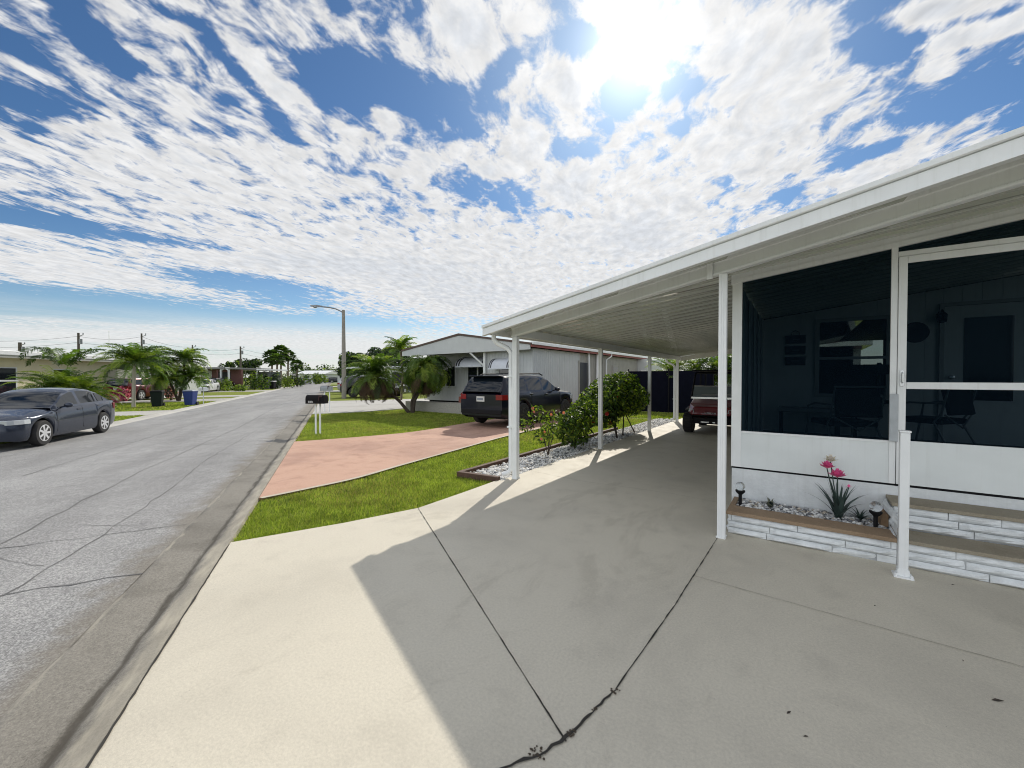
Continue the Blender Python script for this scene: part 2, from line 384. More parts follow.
def asphalt():
    m = bpy.data.materials.new('worn_asphalt'); m.use_nodes = True; N = NT(m.node_tree); b = N.n['Principled BSDF']
    ob = N.new('ShaderNodeTexCoord').outputs['Object']
    v1 = N.voro(ob, 125, out='Color'); sp = N.new('ShaderNodeSeparateColor'); N.link(v1, sp.inputs[0])
    grit = N.noise(ob, 42, 4, 0.75)
    f = N.math('ADD', N.math('MULTIPLY', sp.outputs[0], 0.7), N.math('MULTIPLY', grit, 0.5))
    c = N.ramp(f, [(0.12, (0.145, 0.145, 0.147)), (0.42, (0.23, 0.23, 0.23)), (0.62, (0.30, 0.30, 0.298)), (0.95, (0.45, 0.45, 0.44))])
    big = N.noise(N.mapping(ob, scale=(0.25, 1.0, 1)), 0.8, 5, 0.6); patch = N.noise(ob, 3.0, 5, 0.65)
    k = N.math('ADD', N.rng(big, 0.3, 0.7, 0.80, 1.14, 'LINEAR'), N.rng(patch, 0.3, 0.7, -.09, .09, 'LINEAR'))
    v = N.new('ShaderNodeVectorMath', operation='SCALE'); N.link(c, v.inputs[0]); N.link(k, v.inputs['Scale'])
    # brown dirt gathered along the near gutter
    sx = N.new('ShaderNodeSeparateXYZ'); N.link(ob, sx.inputs[0])
    e = N.math('ADD', sx.outputs[1], N.rng(patch, 0.3, 0.7, -.16, .16, 'LINEAR'))
    c2 = N.mix(N.rng(e, 4.15, 3.83, 0, 0.6), v.outputs[0], (0.19, 0.165, 0.125, 1))
    N.link(c2, b.inputs['Base Color']); b.inputs['Roughness'].default_value = 0.85; b.inputs['Specular IOR Level'].default_value = 0.25
    N.link(N.bump(f, 0.5, 0.006), b.inputs['Normal'])
    return m
ASPH = asphalt()
def turf(name, a, bcol, c3):
    m = bpy.data.materials.new(name); m.use_nodes = True; N = NT(m.node_tree); b = N.n['Principled BSDF']
    ob = N.new('ShaderNodeTexCoord').outputs['Object']
    n1 = N.noise(ob, 0.7, 5, 0.65); n2 = N.noise(ob, 55, 4, 0.75); n3 = N.noise(ob, 7, 4, 0.6)
    c = N.mix(N.rng(n1, 0.35, 0.68), (*a, 1), (*bcol, 1)); c = N.mix(N.rng(n3, 0.52, 0.74, 0, .7), c, (*c3, 1))
    v = N.new('ShaderNodeVectorMath', operation='SCALE'); N.link(c, v.inputs[0]); N.link(N.rng(n2, 0.25, 0.75, 0.45, 1.5, 'LINEAR'), v.inputs['Scale'])
    N.link(v.outputs[0], b.inputs['Base Color']); b.inputs['Roughness'].default_value = 0.9; b.inputs['Specular IOR Level'].default_value = 0.15
    N.link(N.bump(n2, 0.9, 0.04), b.inputs['Normal'])
    return m
TURF = turf('turf', (0.17, 0.22, 0.026), (0.22, 0.25, 0.042), (0.22, 0.20, 0.06))
def sheet(name, poly, z, m, kind='structure', th=0.0):
    b = MB()
    if th: b.prism(poly, z-th, z)
    else:
        b.add([(p[0], p[1], z) for p in poly], [tuple(range(len(poly)))])
    o = b.build(name, m)
    return struct(o, kind)
FARG = turf('far_ground', (0.07, 0.10, 0.02), (0.09, 0.11, 0.03), (0.13, 0.12, 0.05))
sheet('ground', [(-3500, -3500), (3500, -3500), (3500, 3500), (-3500, 3500)], -0.55, FARG)
# road: cross fall away from the near kerb
b = MB(); ss = [-16, -6, 0, 6, 14, 30, 60, 120, 200, 320]
for t0, t1 in ((-9.75, -6.8), (-6.8, -3.85)):
    for i in range(len(ss)-1):
        b.add([(ss[i], -t0, road_z(t0)), (ss[i+1], -t0, road_z(t0)), (ss[i+1], -t1, road_z(t1)), (ss[i], -t1, road_z(t1))], [(0, 1, 2, 3)])
road = struct(street_obj(b.build('road', ASPH)))
# cracks of the road surface (thin tar lines)
TAR = mat('tar_line', (0.13, 0.13, 0.13), 0.8)
def crack_strip(b, pts, w, z, jit=0.012, step=0.12):
    P = []
    for i in range(len(pts)-1):
        a, c = Vector((*pts[i], 0)), Vector((*pts[i+1], 0)); n = max(2, int((c-a).length/step))
        for k in range(n + (1 if i == len(pts)-2 else 0)):
            q = a.lerp(c, k/n); P.append(q + Vector((R.uniform(-jit, jit), R.uniform(-jit, jit), 0)))
    L = []; Q = []
    for i, p in enumerate(P):
        d = (P[min(i+1, len(P)-1)]-P[max(i-1, 0)]); d.normalize() if d.length > 0 else None
        nn = Vector((-d.y, d.x, 0))*w*R.uniform(0.25, 0.9)/2
        zz = z(p) if callable(z) else z
        L.append((p.x+nn.x, p.y+nn.y, zz)); Q.append((p.x-nn.x, p.y-nn.y, zz))
    n = len(P); b.add(L+Q, [(i, i+1, n+i+1, n+i) for i in range(n-1)])
b = MB(); rz = lambda p: road_z(-p.y)+0.004
crack_strip(b, [(-1.5, 5.35), (3, 5.5), (10, 5.25), (26, 5.4), (60, 5.3)], 0.030, rz, 0.03, 0.35)
crack_strip(b, [(-3, 4.75), (0.5, 4.55), (4, 4.7), (8.5, 4.6)], 0.020, rz, 0.03, 0.25)
crack_strip(b, [(4, 7.3), (11, 7.1), (30, 7.2)], 0.025, rz, 0.03, 0.35)
for s0, a0, a1, w in ((-1.45, 3.87, 5.5, .018), (-0.25, 3.87, 6.9, .018), (2.6, 4.2, 6.4, .012), (4.4, 3.9, 7.6, .014), (6.1, 3.87, 5.9, .03), (7.9, 4.4, 8.2, .014), (9.6, 3.87, 6.0, .03), (12.8, 3.9, 8.5, .03), (14.6, 4.2, 5.6, .03), (18.5, 3.9, 8.8, .05), (26, 4, 9, .06)):
    crack_strip(b, [(s0, a0), (s0+R.uniform(-.2, .2), (a0+a1)/2), (s0+R.uniform(-.4, .4), a1)], w, rz, 0.035, 0.2)
crack_strip(b, [(-0.3, 5.4), (-0.9, 4.7)], .012, rz); crack_strip(b, [(0.3, 5.0), (-0.1, 4.3)], .010, rz)
o = b.build('crack_line', TAR, road)
# near gutter: asphalt lip, shallow pan, flow line, rolled kerb
b = MB(); prof = [(-3.88, -0.07), (-3.85, -0.038), (-3.80, -0.040), (-3.56, -0.056), (-3.53, -0.056), (-3.49, -0.040), (-3.42, -0.020), (-3.345, -0.008), (-3.330, -0.07)]
sl_ = [-16+0.35*i for i in range(90)] + [16+2*i for i in range(60)] + [140, 200, 320]
rings = []
for s in sl_:
    rings.append([(s, -(t + (R.uniform(-.016, .016) if i in (1, 2) else 0)), z + (R.uniform(-.004, .004) if 1 < i < 7 else 0)) for i, (t, z) in enumerate(prof)])
b.loft(rings, 0, closed=False)
gut = bpy.data.materials.new('gutter'); gut.use_nodes = True
def gutter_mat():
    m = KERB; N = NT(m.node_tree); b = N.n['Principled BSDF']; src = b.inputs['Base Color'].links[0].from_socket
    ob = N.new('ShaderNodeTexCoord').outputs['Object']; sx = N.new('ShaderNodeSeparateXYZ'); N.link(ob, sx.inputs[0])
    w = N.noise(N.mapping(ob, scale=(0.8, 3, 1)), 3.5, 5, 0.65); y = N.math('ADD', sx.outputs[1], N.rng(w, 0.3, 0.7, -.028, .028, 'LINEAR'))
    silt = N.rng(N.math('ABSOLUTE', N.math('SUBTRACT', y, 3.515)), 0.042, 0.0)
    c = N.mix(N.math('MULTIPLY', silt, 0.85), src, (0.055, 0.047, 0.036, 1))
    lip = N.rng(N.math('ABSOLUTE', N.math('SUBTRACT', y, 3.855)), 0.035, 0.0)
    c = N.mix(N.math('MULTIPLY', lip, N.rng(w, 0.4, 0.6, 0.0, 0.7)), c, (0.42, 0.39, 0.32, 1))
    top = N.rng(y, 3.49, 3.43); c = N.mix(N.math('MULTIPLY', top, N.rng(w, 0.25, 0.6, 0.9, 0.35)), c, (0.46, 0.42, 0.335, 1))
    N.link(c, b.inputs['Base Color'])
gutter_mat()
struct(street_obj(b.build('kerb_gutter', KERB, smooth=70)))
# far kerb, plain rolled strip
b = MB(); prof = [(-9.70, road_z(-9.7)-.03), (-9.72, road_z(-9.7)+.006), (-10.0, LZ-.03), (-10.15, LZ+.012), (-10.17, LZ-.05)]
b.loft([[(s, -t, z) for t, z in prof] for s in ss], 0, closed=False); struct(street_obj(b.build('far_kerb', CONC_L, smooth=70)))
# lawns
b = MB(); t0, t1 = -3.335, 260
for i in range(len(ss)-1): b.add([(ss[i], -t0, -.045), (ss[i+1], -t0, -.045), (ss[i+1], -t1, -.045), (ss[i], -t1, -.045)], [(0, 1, 2, 3)])
struct(street_obj(b.build('lawn', TURF)))
b = MB(); t0, t1 = -260, -10.16
for i in range(len(ss)-1): b.add([(ss[i], -t0, LZ), (ss[i+1], -t0, LZ), (ss[i+1], -t1, LZ), (ss[i], -t1, LZ)], [(0, 1, 2, 3)])
struct(street_obj(b.build('lawn', TURF)))
# carport slab with its flared apron
SLAB = [(11.2, -10.9), ST(-1.14, -3.328)[:2], (-0.40, -2.55), (-0.14, -1.77), (-0.15, -0.9), (-0.17, -0.30), (-0.12, 0.10), (-0.12, 10.9), (10, 10.9), (15, -6)]
slab = sheet('carport_slab', SLAB, 0.0, CONC, th=0.10)
JOINT = mat('joint_dirt', (0.035, 0.032, 0.027), 0.9); SOIL = mat('soil_crumbs', (0.07, 0.055, 0.038), 0.95, var=.4, vscale=90)
b = MB()
crack_strip(b, [(-0.12, -1.79), (2.67, -3.52)], 0.011, 0.004, 0.0012, 0.05)
crack_strip(b, [(2.82, -0.79), (2.78, -2.2), (2.73, -3.13)], 0.012, 0.0045, 0.0014, 0.05)
crack_strip(b, [(2.73, -3.13), (2.66, -3.50), (2.61, -3.63), (2.54, -3.74), (2.4, -3.95), (2.2, -4.2)], 0.020, 0.005, 0.005, 0.03)
b.build('expansion_joint', JOINT, slab)
b = MB(); HAIR = mat('hairline', (0.30, 0.275, 0.22), 0.9)
crack_strip(b, [(2.80, -1.70), (3.4, -1.73), (4.05, -1.76), (5.2, -1.80)], 0.006, 0.004, 0.003, 0.05)
crack_strip(b, [(4.95, -0.72), (4.98, -1.05), (5.12, -1.45)], 0.006, 0.004, 0.008, 0.05)
crack_strip(b, [(-0.1, 0.55), (0.9, 0.42), (2.1, 0.5), (2.85, 0.4)], 0.008, 0.004, 0.004, 0.08)
crack_strip(b, [(0.85, -10), (-0.6, -3.39)], 0.0001, 0.004, 0.0, 2)
b.build('hairline_crack', HAIR, slab)
b = MB()
for (x, y, r, n) in ((2.60, -3.635, 0.035, 26), (2.665, -3.47, 0.02, 12), (2.735, -3.14, 0.022, 12), (2.70, -3.3, 0.014, 6)):
    for _ in range(n):
        a, q = R.uniform(0, 2*PI), r*math.sqrt(R.random()); b.ball((x+q*math.cos(a), y+q*math.sin(a), 0.005), R.uniform(.002, .006), 0, 5, 3, (1.2, 1, .6))
o = b.build('soil_crumbs', SOIL, slab); struct(o, 'stuff')
# dirt joint between kerb and slab
b = MB(); crack_strip(b, [(-14, 3.331), (-1.2, 3.331)], 0.015, 0.0045, 0.002, 0.05); o = street_obj(b.build('kerb_joint', JOINT)); struct(o)
# pink drive
def smooth_poly(pts, n=6):
    out = []
    for i in range(len(pts)-1):
        p0, p1, p2, p3 = [Vector((*pts[max(0, min(len(pts)-1, i+k))], 0)) for k in (-1, 0, 1, 2)]
        for j in range(n):
            t = j/n
            q = 0.5*((2*p1)+(p2-p0)*t+(2*p0-5*p1+4*p2-p3)*t*t+(3*p1-p0-3*p2+p3)*t**3); out.append((q.x, q.y))
    return out + [tuple(pts[-1])]
near = smooth_poly([ST(0.42, -3.335)[:2], (-2.07, -2.05), (-2.05, -1.3), (-2.22, -0.30), (-2.48, 1.4), (-2.85, 4.1), (-2.95, 8), (-3.0, 21)])
far = smooth_poly([(-4.7, 21), (-4.7, 8.2), (-5.62, 7.4), (-5.64, 5.5), (-5.40, 3.4), (-5.45, 2.3), (-5.9, 0.9), ST(5.36, -3.335)[:2]])
PINKP = near + far
sheet('pink_driveway', PINKP, -0.012, PINK, th=0.08)
b = MB(); EDGE = concrete_mat('driveway_edging', (0.50, 0.46, 0.37), (0.40, 0.33, 0.24))
n = len(near); b.add([(x, y, -.008) for x, y in near] + [(x+.07, y+.01, -.008) for x, y in near], [(i, i+1, n+i+1, n+i) for i in range(n-1)])
struct(b.build('driveway_edging', EDGE))
# further drives on the near side and the far side
DR2 = smooth_poly([ST(13.45, -3.335)[:2], ST(13.9, -1.2)[:2], ST(15.8, 1.6)[:2], ST(18, 5)[:2], ST(22, 14)[:2]]) + smooth_poly([ST(28, 14)[:2], ST(24.5, 5)[:2], ST(23.6, 0)[:2], ST(23.4, -3.335)[:2]])
sheet('white_driveway', DR2, -0.02, CONC_L, th=0.06)
for s0, s1 in ((42, 47), (66, 72), (96, 102)):
    sheet('white_driveway', [ST(s0, -3.33)[:2], ST(s0+3, 14)[:2], ST(s1+3, 14)[:2], ST(s1, -3.33)[:2]], -0.02, CONC_L, th=0.06)
for s0, s1, sk in ((13.9, 15.2, 3), (17.6, 20.8, 5), (29.5, 34, 8), (37.5, 41, 8), (52, 57, 8), (70, 76, 8), (96, 102, 8)):
    sheet('far_driveway', [ST(s0, -10.1)[:2], ST(s0-sk*.4, -26)[:2], ST(s1-sk*.4, -26)[:2], ST(s1, -10.1)[:2]], LZ+0.014, CONC_L, th=0.03)
# ------------------------------------------------------------------ grass blades
GR = [leaf_mat('grass_blade', (0.215, 0.275, 0.040), 0.4, 0.6), leaf_mat('grass_blade_pale', (0.38, 0.40, 0.095), 0.4, 0.6), leaf_mat('grass_blade_dark', (0.085, 0.14, 0.024), 0.4, 0.6), leaf_mat('grass_blade_dry', (0.34, 0.28, 0.10), 0.3, 0.7)]
rng = np.random.default_rng(5)
def grass(poly, dens, z, h, w, excl=(), fade=None):
    P = np.array([p[:2] for p in poly]); lo, hi = P.min(0), P.max(0); n = int((hi-lo).prod()*dens)
    Q = lo + rng.random((n, 2))*(hi-lo); Q = Q[in_poly(Q, poly)]
    for e in excl: Q = Q[~in_poly(Q, e)]
    if fade is not None:
        d = np.hypot(Q[:, 0]-CAM.x, Q[:, 1]-CAM.y); Q = Q[rng.random(len(Q)) < np.clip(fade/d, 0, 1)**2]
    Q = Q + rng.normal(0, .018, Q.shape); n = len(Q); d = np.hypot(Q[:, 0]-CAM.x, Q[:, 1]-CAM.y)
    k = np.clip(d/(fade or 8), 1, 2.2)
    a = rng.random(n)*2*PI; lean = rng.random(n)*0.9+.15; hh = h*(0.6+0.8*rng.random(n)); ww = w*(0.7+0.6*rng.random(n))*k
    la = rng.random(n)*2*PI
    B = np.c_[Q, np.full(n, z)]; sx = np.c_[np.cos(a)*ww/2, np.sin(a)*ww/2, np.zeros(n)]
    T = B + np.c_[np.cos(la)*lean*hh, np.sin(la)*lean*hh, hh*np.clip(1.15-lean*.55, .3, 1.1)]
    V = np.stack([B-sx, B+sx, T], 1).reshape(-1, 3); F = np.arange(3*n).reshape(-1, 3)
    pn = np.sin(Q[:, 0]*1.7+np.sin(Q[:, 1]*1.1)*2)+np.sin(Q[:, 1]*2.3+Q[:, 0]*.6); u = rng.random(n)+pn*.10
    mi = np.where(u < .5, 0, np.where(u < .80, 1, np.where(u < .945, 2, 3)))
    return V, F, mi
BED = [(-0.86, -0.27), (-0.12, -0.20), (-0.12, 10.4), (-0.98, 10.4)]
LA = [ST(-1.12, -3.32)[:2], (-0.42, -2.53), (-0.15, -1.77), (-0.17, -0.25), (-0.86, -0.27), (-0.98, 10.4)] + [(x+.07, y) for x, y in near[::-1] if y < 10.5]
LB = [ST(5.36, -3.32)[:2], (-5.9, 0.95), (-5.5, 2.3), (-5.45, 3.4), (-5.68, 5.5), (-5.66, 7.4), (-6.2, 7.9), (-9.6, 7.9), ST(14.6, 1.2)[:2], ST(13.7, -1.2)[:2], ST(13.4, -3.3)[:2]]
LC = [(-2.9, 10.4), (0.6, 11.0), (3, 11.0), (3, 13.3), (-2.9, 13.3)]
parts = [grass(LA, 9500, -.045, .040, .0075, fade=5.5), grass(LB, 2600, -.045, .045, .011, fade=11), grass(LC, 900, -.045, .06, .016)]
V = np.concatenate([p[0] for p in parts]); F = []; o_ = 0; MI = []
for p in parts: F.append(p[1]+o_); o_ += len(p[0]); MI.append(p[2])
g = raw_mesh('grass', V, np.concatenate(F), GR, mi=np.concatenate(MI)); struct(g, 'stuff'); tag(g, 'short green grass growing between the two driveways', 'grass')
LD = [ST(12.6, -10.18)[:2], ST(12.6, -13.5)[:2], ST(17.2, -13.5)[:2], ST(17.6, -10.18)[:2]]
LE = [ST(21, -10.18)[:2], ST(20, -18)[:2], ST(29, -18)[:2], ST(29.3, -10.18)[:2]]
p1 = grass(LD, 500, LZ, .06, .028); p2 = grass(LE, 250, LZ, .06, .035)
g = raw_mesh('grass', np.concatenate([p1[0], p2[0]]), np.concatenate([p1[1], p2[1]+len(p1[0])]), GR, mi=np.concatenate([p1[2], p2[2]])); struct(g, 'stuff'); tag(g, 'lawn grass along the far side of the street', 'grass')
# ------------------------------------------------------------------ carport
SL = 0.124; ZB0 = 2.0997; ZT0 = 2.2987; UE = -0.3915; VC = -0.2929; GAM = -0.2601
zt = lambda u: ZT0 + SL*u
zc = lambda u: ZT0 - 0.05 + SL*u
zb = lambda u: ZB0 + SL*u
UEND, VEND = 8.5, 10.2
VP, VST, VS = -0.574, -0.2712, 0.0248
GD = Vector((math.cos(GAM), math.sin(GAM), 0)); GN = Vector((math.sin(GAM), -math.cos(GAM), 0))
carport = thing('carport', 'white aluminium carport with ribbed roof over the tan concrete slab', 'carport')
b = MB(); U0 = UE + 0.12
def ustart(v): return U0 if v >= VC+0.04 else U0 + (VC+0.04-v)/math.tan(-GAM)
vv = -2.6; k = 0
def slope_quad(b, ua, va, ub, vb_, u1, dz, top=False):
    b.add([(ua, va, zc(ua)+dz), (u1, va, zc(u1)+dz), (u1, vb_, zc(u1)+dz), (ub, vb_, zc(ub)+dz)], [(0, 1, 2, 3)])
PROF = [(0.0, -.028), (0.030, -.028), (0.036, 0), (0.095, 0), (0.102, .008), (0.118, .008), (0.125, 0), (0.185, 0), (0.192, .008), (0.208, .008), (0.215, 0), (0.294, 0), (0.30, -.028)]
while vv < VEND-0.01:
    for i in range(len(PROF)-1):
        a, za = PROF[i]; c, zc_ = PROF[i+1]
        va, vb_ = vv+a, vv+c
        if vb_ > VEND or ustart(va) > UEND-0.1: continue
        ua, ub = ustart(va), ustart(vb_)
        b.add([(ua, va, zc(ua)+za), (UEND, va, zc(UEND)+za), (UEND, vb_, zc(UEND)+zc_), (ub, vb_, zc(ub)+zc_)], [(0, 1, 2, 3)])
    vv += 0.30
b.add([(U0, VC+.04, zt(U0)), (UEND, VC+.04+math.tan(GAM)*(UEND-U0), zt(UEND)), (UEND, VEND, zt(UEND)), (U0, VEND, zt(U0))], [(0, 1, 2, 3)])
b.build('roof_pan', WHITE2, carport, smooth=30)
# fascia along the skewed front edge: lip, groove, face
A = Vector((UE, VC, zt(UE))); Lf = 9.2; B = A + GD*Lf + Vector((0, 0, SL*math.cos(GAM)*Lf))
b = MB(); b.extrude([(-.05, .006), (.020, .006), (.020, -.028), (.012, -.034), (-.012, -.034), (-.012, -.039), (0, -.041), (0, -.125), (.010, -.128), (.010, -.142), (-.05, -.142)], A, B, GN)
b.build('fascia', WHITE, carport)
# soffit strip behind the fascia and the front beam
def beam_line(u): return Vector((u, u*math.tan(math.atan2(-0.7493, 2.8475)), 0))
gb = math.atan2(-0.7493, 2.8475); Db = Vector((math.cos(gb), math.sin(gb), 0)); Nb = Vector((math.sin(gb), -math.cos(gb), 0))
A = beam_line(-0.055); A.z = zb(-0.055); B = beam_line(UEND-.2); B.z = zb(UEND-.2)
b = MB(); b.extrude([(.03, 0), (.045, .006), (.045, .020), (.03, .026), (.03, .110), (.042, .118), (.042, .1465), (-.03, .1465), (-.03, 0)], A, B, Nb)
b.build('front_beam', WHITE, carport)
b = MB(); b.extrude([(.03, 0), (.03, .118), (-.03, .118), (-.03, 0)], (0, 0.045, ZB0), (0, VEND-.05, ZB0), (-1, 0, 0))
b.build('side_beam', WHITE, carport)
b = MB(); b.extrude([(.03, 0), (.03, .15), (-.03, .15), (-.03, 0)], (-.03, VEND-.08, zc(0)-.18), (2.9, VEND-.08, zc(2.9)-.18), (0, -1, 0)); b.build('rear_beam', WHITE, carport)
# gutter along the low edge
b = MB(); b.extrude([(0, -.012), (0, -.125), (.072, -.125), (.112, -.06), (.118, -.012), (.105, -.012), (.10, -.055), (.066, -.112), (.01, -.112), (.01, -.012)], (UE+.122, VC+.004, zt(UE)), (UE+.122, VEND, zt(UE)), (-1, 0, 0))
b.box(UE+.005, UE+.121, VC+.0, VC+.004, zt(UE)-.13, zt(UE)-.012)
b.build('gutter', WHITE, carport)
def post(u, v, ztop, w=0.076, plate=True):
    b = MB(); h = w/2; g = .006; q = .011
    # fluted tube
    prof = []
    for sx, sy in ((1, 0), (0, 1), (-1, 0), (0, -1)):
        for t_, d_ in ((-h, h), (-q, h), (-q*.6, h-g), (q*.6, h-g), (q, h)):
            prof.append((sx*d_ - sy*t_, sy*d_ + sx*t_))
    b.prism(prof, 0.0, ztop)
    p = b.build('post', WHITE, carport); p.location = (u, v, 0)
    if plate:
        c = MB(); c.box(-h-.005, h+.005, -h-.005, h+.005, 0.001, .010)
        for a, d in ((-1, -1), (1, 1), (-1, 1), (1, -1)): c.lathe([(.008, .012), (.008, .02)], 6, c=(a*(h+.003), d*(h+.003), 0))
        c.build('base_plate', WHITE, p)
    return p
for v in (0, 3.1427, 6.5574, 9.685): post(0, v, ZB0-.001)
post(2.8475, -0.7493, zb(2.8475)-.001, .066)
# bracket over the front post
b = MB(); Mb = Matrix.Translation((2.75, -0.7235, zb(2.75)+.06)) @ Matrix.Rotation(gb, 4, 'Z')
b.box(-.026, .026, -.066, -.047, -.085, .075, 0, Mb); b.build('splice_plate', WHITE, carport, bevel=.004)
# downspouts
def downspout(u0, v0, u1, v1, zfoot=.05, kick=(0, -.12)):
    b = MB(); z0 = zt(UE)-.12
    b.tube([(u0, v0, z0), (u0, v0, z0-.06), (u0+(u1-u0)*.2, v0+(v1-v0)*.2, z0-.12), (u0+(u1-u0)*.8, v0+(v1-v0)*.8, z0-.20), (u1, v1, z0-.27), (u1, v1, z0-.4), (u1, v1, zfoot+.08), (u1+kick[0]*.3, v1+kick[1]*.3, zfoot+.03), (u1+kick[0], v1+kick[1], zfoot)], .036, 10)
    for z in (.75, 1.5): b.box(u1-.045, u1+.045, v1-.041, v1+.041, z, z+.022)
    b.build('downspout', WHITE, carport, smooth=35)
downspout(UE+.06, -0.10, -0.088, 0.0, kick=(-.1, -.08)); downspout(UE+.06, 9.55, -0.09, 9.685, kick=(-.12, 0))

# ------------------------------------------------------------------ the home with its screened porch
home = thing('mobile_home', 'white mobile home with dark screened front porch beside the carport', 'house')
def screen_mat(name='insect_screen', clear=0.42, tint=(.68, .90, 1.0, 1)):
    m = bpy.data.materials.new(name); m.use_nodes = True; N = NT(m.node_tree); out = N.n['Material Output']; b = N.n['Principled BSDF']
    b.inputs['Base Color'].default_value = (.003, .007, .012, 1); b.inputs['Roughness'].default_value = 1; b.inputs['Specular IOR Level'].default_value = 0
    t = N.new('ShaderNodeBsdfTransparent'); t.inputs[0].default_value = tint
    mx = N.new('ShaderNodeMixShader'); mx.inputs[0].default_value = clear
    N.link(b.outputs[0], mx.inputs[1]); N.link(t.outputs[0], mx.inputs[2]); N.link(mx.outputs[0], out.inputs[0])
    return m
SCREEN = screen_mat(clear=0.225)
ZS, ZK = 0.5248, 0.9221
ceil = lambda u: zc(u) - 0.05
def hu(px, py=400): # place along the front screen wall of a photo column
    d = sky_dir(px, 377.4); t = (VS-CAM.y)/d.y; return CAM.x + d.x*t
UP = hu(731.8); UPR = hu(741.6)                                  # porch corner
U_MUL0, U_MUL1 = 4.105, 4.150; U_ST0, U_ST1 = 4.150, 4.212
D0, D1 = 4.154, 5.12                         # screen door
ZDT = ZS + 2.05
# kick panels and skirt of the front
ENAM = mat('white_enamel_panel', (0.74, 0.78, 0.78), 0.28, var=0.05, vscale=2.2, streak=0.10)
BLOCKW = mat('white_painted_block', (0.70, 0.73, 0.74), 0.6, var=0.08, vscale=9, bump=0.45, bscale=38, streak=0.15)
b = MB(); b.box(UP, U_MUL0+.02, VS, VS+.03, ZS+.008, ZK); b.box(D1+.06, 9, VS, VS+.03, ZS+.008, ZK); b.build('kick_panel', ENAM, home, bevel=.003)
b = MB(); b.box(UP+.006, 9, VS+.012, VS+.10, 0.0, ZS-.012); b.build('skirt_wall', BLOCKW, home)
b = MB(); b.box(UP, 9, VS+.03, 3.9, ZS-.10, ZS); FLOOR = mat('porch_floor', (.10, .10, .10), .6, var=.1); b.build('porch_floor', FLOOR, home)
b = MB(); b.box(UP+.002, 9, VS+.018, VS+.029, ZS-.012, ZS+.008); b.build('shadow_gap', BLACK, home)
# aluminium frame
b = MB()
def up_bar(u0, u1, z0, d=.045, z1=None, v0=None):
    v0 = VS-.008 if v0 is None else v0
    e = 0.0
    vs = [(u0, v0, z0), (u1, v0, z0), (u1, v0+d, z0), (u0, v0+d, z0)]
    tz = (lambda u: ceil(u)-.004) if z1 is None else (lambda u: z1)
    vs += [(u0, v0, tz(u0)), (u1, v0, tz(u1)), (u1, v0+d, tz(u1)), (u0, v0+d, tz(u0))]
    b.add(vs, [(0, 3, 2, 1), (4, 5, 6, 7), (0, 1, 5, 4), (1, 2, 6, 5), (2, 3, 7, 6), (3, 0, 4, 7)])
up_bar(UP, UPR, ZS+.01); up_bar(U_MUL0, U_MUL1, ZS+.01); up_bar(D1+.02, D1+.065, ZS+.01); up_bar(6.9, 6.95, ZS+.01)
def rail(u0, u1, z0, h, v0=VS-.006, d=.04):
    b.add([(u, v, z0+hh) for hh in (0, h) for (u, v) in ((u0, v0), (u1, v0), (u1, v0+d), (u0, v0+d))], [(0, 3, 2, 1), (4, 5, 6, 7), (0, 1, 5, 4), (1, 2, 6, 5), (2, 3, 7, 6), (3, 0, 4, 7)])
rail(UPR+.001, U_MUL0-.001, ZK-.02, .022); rail(D1+.066, 6.89, ZK-.02, .022)
rail(U_MUL1+.001, D1+.019, ZDT+.004, .045)
b.build('screen_frame', WHITE, home, bevel=.002)
b = MB(); b.extrude([(.03, -.048), (.03, .0), (-.03, .0), (-.03, -.048)], (UP-.01, VS+.012, ceil(UP-.01)), (9, VS+.012, ceil(9)), (0, -1, 0)); b.extrude([(.02, .0), (.02, .052), (-.02, .052), (-.02, .0)], (UP-.01, VS+.012, ceil(UP-.01)+.001), (9, VS+.012, ceil(9)+.001), (0, -1, 0)); b.build('header', WHITE, home)
def pane(name, u0, u1, z0, z1, v=VS+.014, parent=home, m=SCREEN):
    f = (lambda u: ceil(u)-.045) if z1 is None else (lambda u: z1)
    b = MB(); b.add([(u0, v, z0), (u1, v, z0), (u1, v, f(u1)), (u0, v, f(u0))], [(0, 1, 2, 3)]); return b.build(name, m, parent)
pane('insect_screen', UPR-.005, U_MUL0+.003, ZK, None); pane('insect_screen', U_MUL1, D1+.02, ZDT+.03, None); pane('insect_screen', D1+.06, 6.9, ZK, None)
# screen door
door = MB()
def dbar(u0, u1, z0, z1): door.box(u0, u1, VS-.018, VS+.010, z0, z1)
dbar(D0, D0+.058, ZS+.012, ZDT); dbar(D1-.058, D1, ZS+.012, ZDT); dbar(D0+.059, D1-.059, ZDT-.062, ZDT); dbar(D0+.059, D1-.059, 1.395, 1.455)
sd = door.build('screen_door', WHITE, home, bevel=.003)
b = MB(); b.box(D0+.058, D1-.058, VS-.014, VS-.006, ZS+.014, ZK+.01); b.build('kick_plate', ENAM, sd)
b = MB(); b.add([(D0+.05, VS-.004, ZK), (D1-.05, VS-.004, ZK), (D1-.05, VS-.004, ZDT-.05), (D0+.05, VS-.004, ZDT-.05)], [(0, 1, 2, 3)]); b.build('insect_screen', SCREEN, sd)
b = MB(); b.box(D0+.016, D0+.040, VS-.034, VS-.018, 1.42, 1.56); b.tube([(D0+.028, VS-.034, 1.45), (D0+.028, VS-.06, 1.46), (D0+.028, VS-.06, 1.53), (D0+.028, VS-.034, 1.54)], .006, 6); b.build('handle', CHROME, sd)
b = MB(); b.box(U_MUL0-.002, U_ST0+.012, VS-.030, VS-.019, 0.92, 1.35); b.build('hinge_cover', mat('grey_vinyl', (.42, .45, .47), .5, var=.1, vscale=12), sd, bevel=.002)
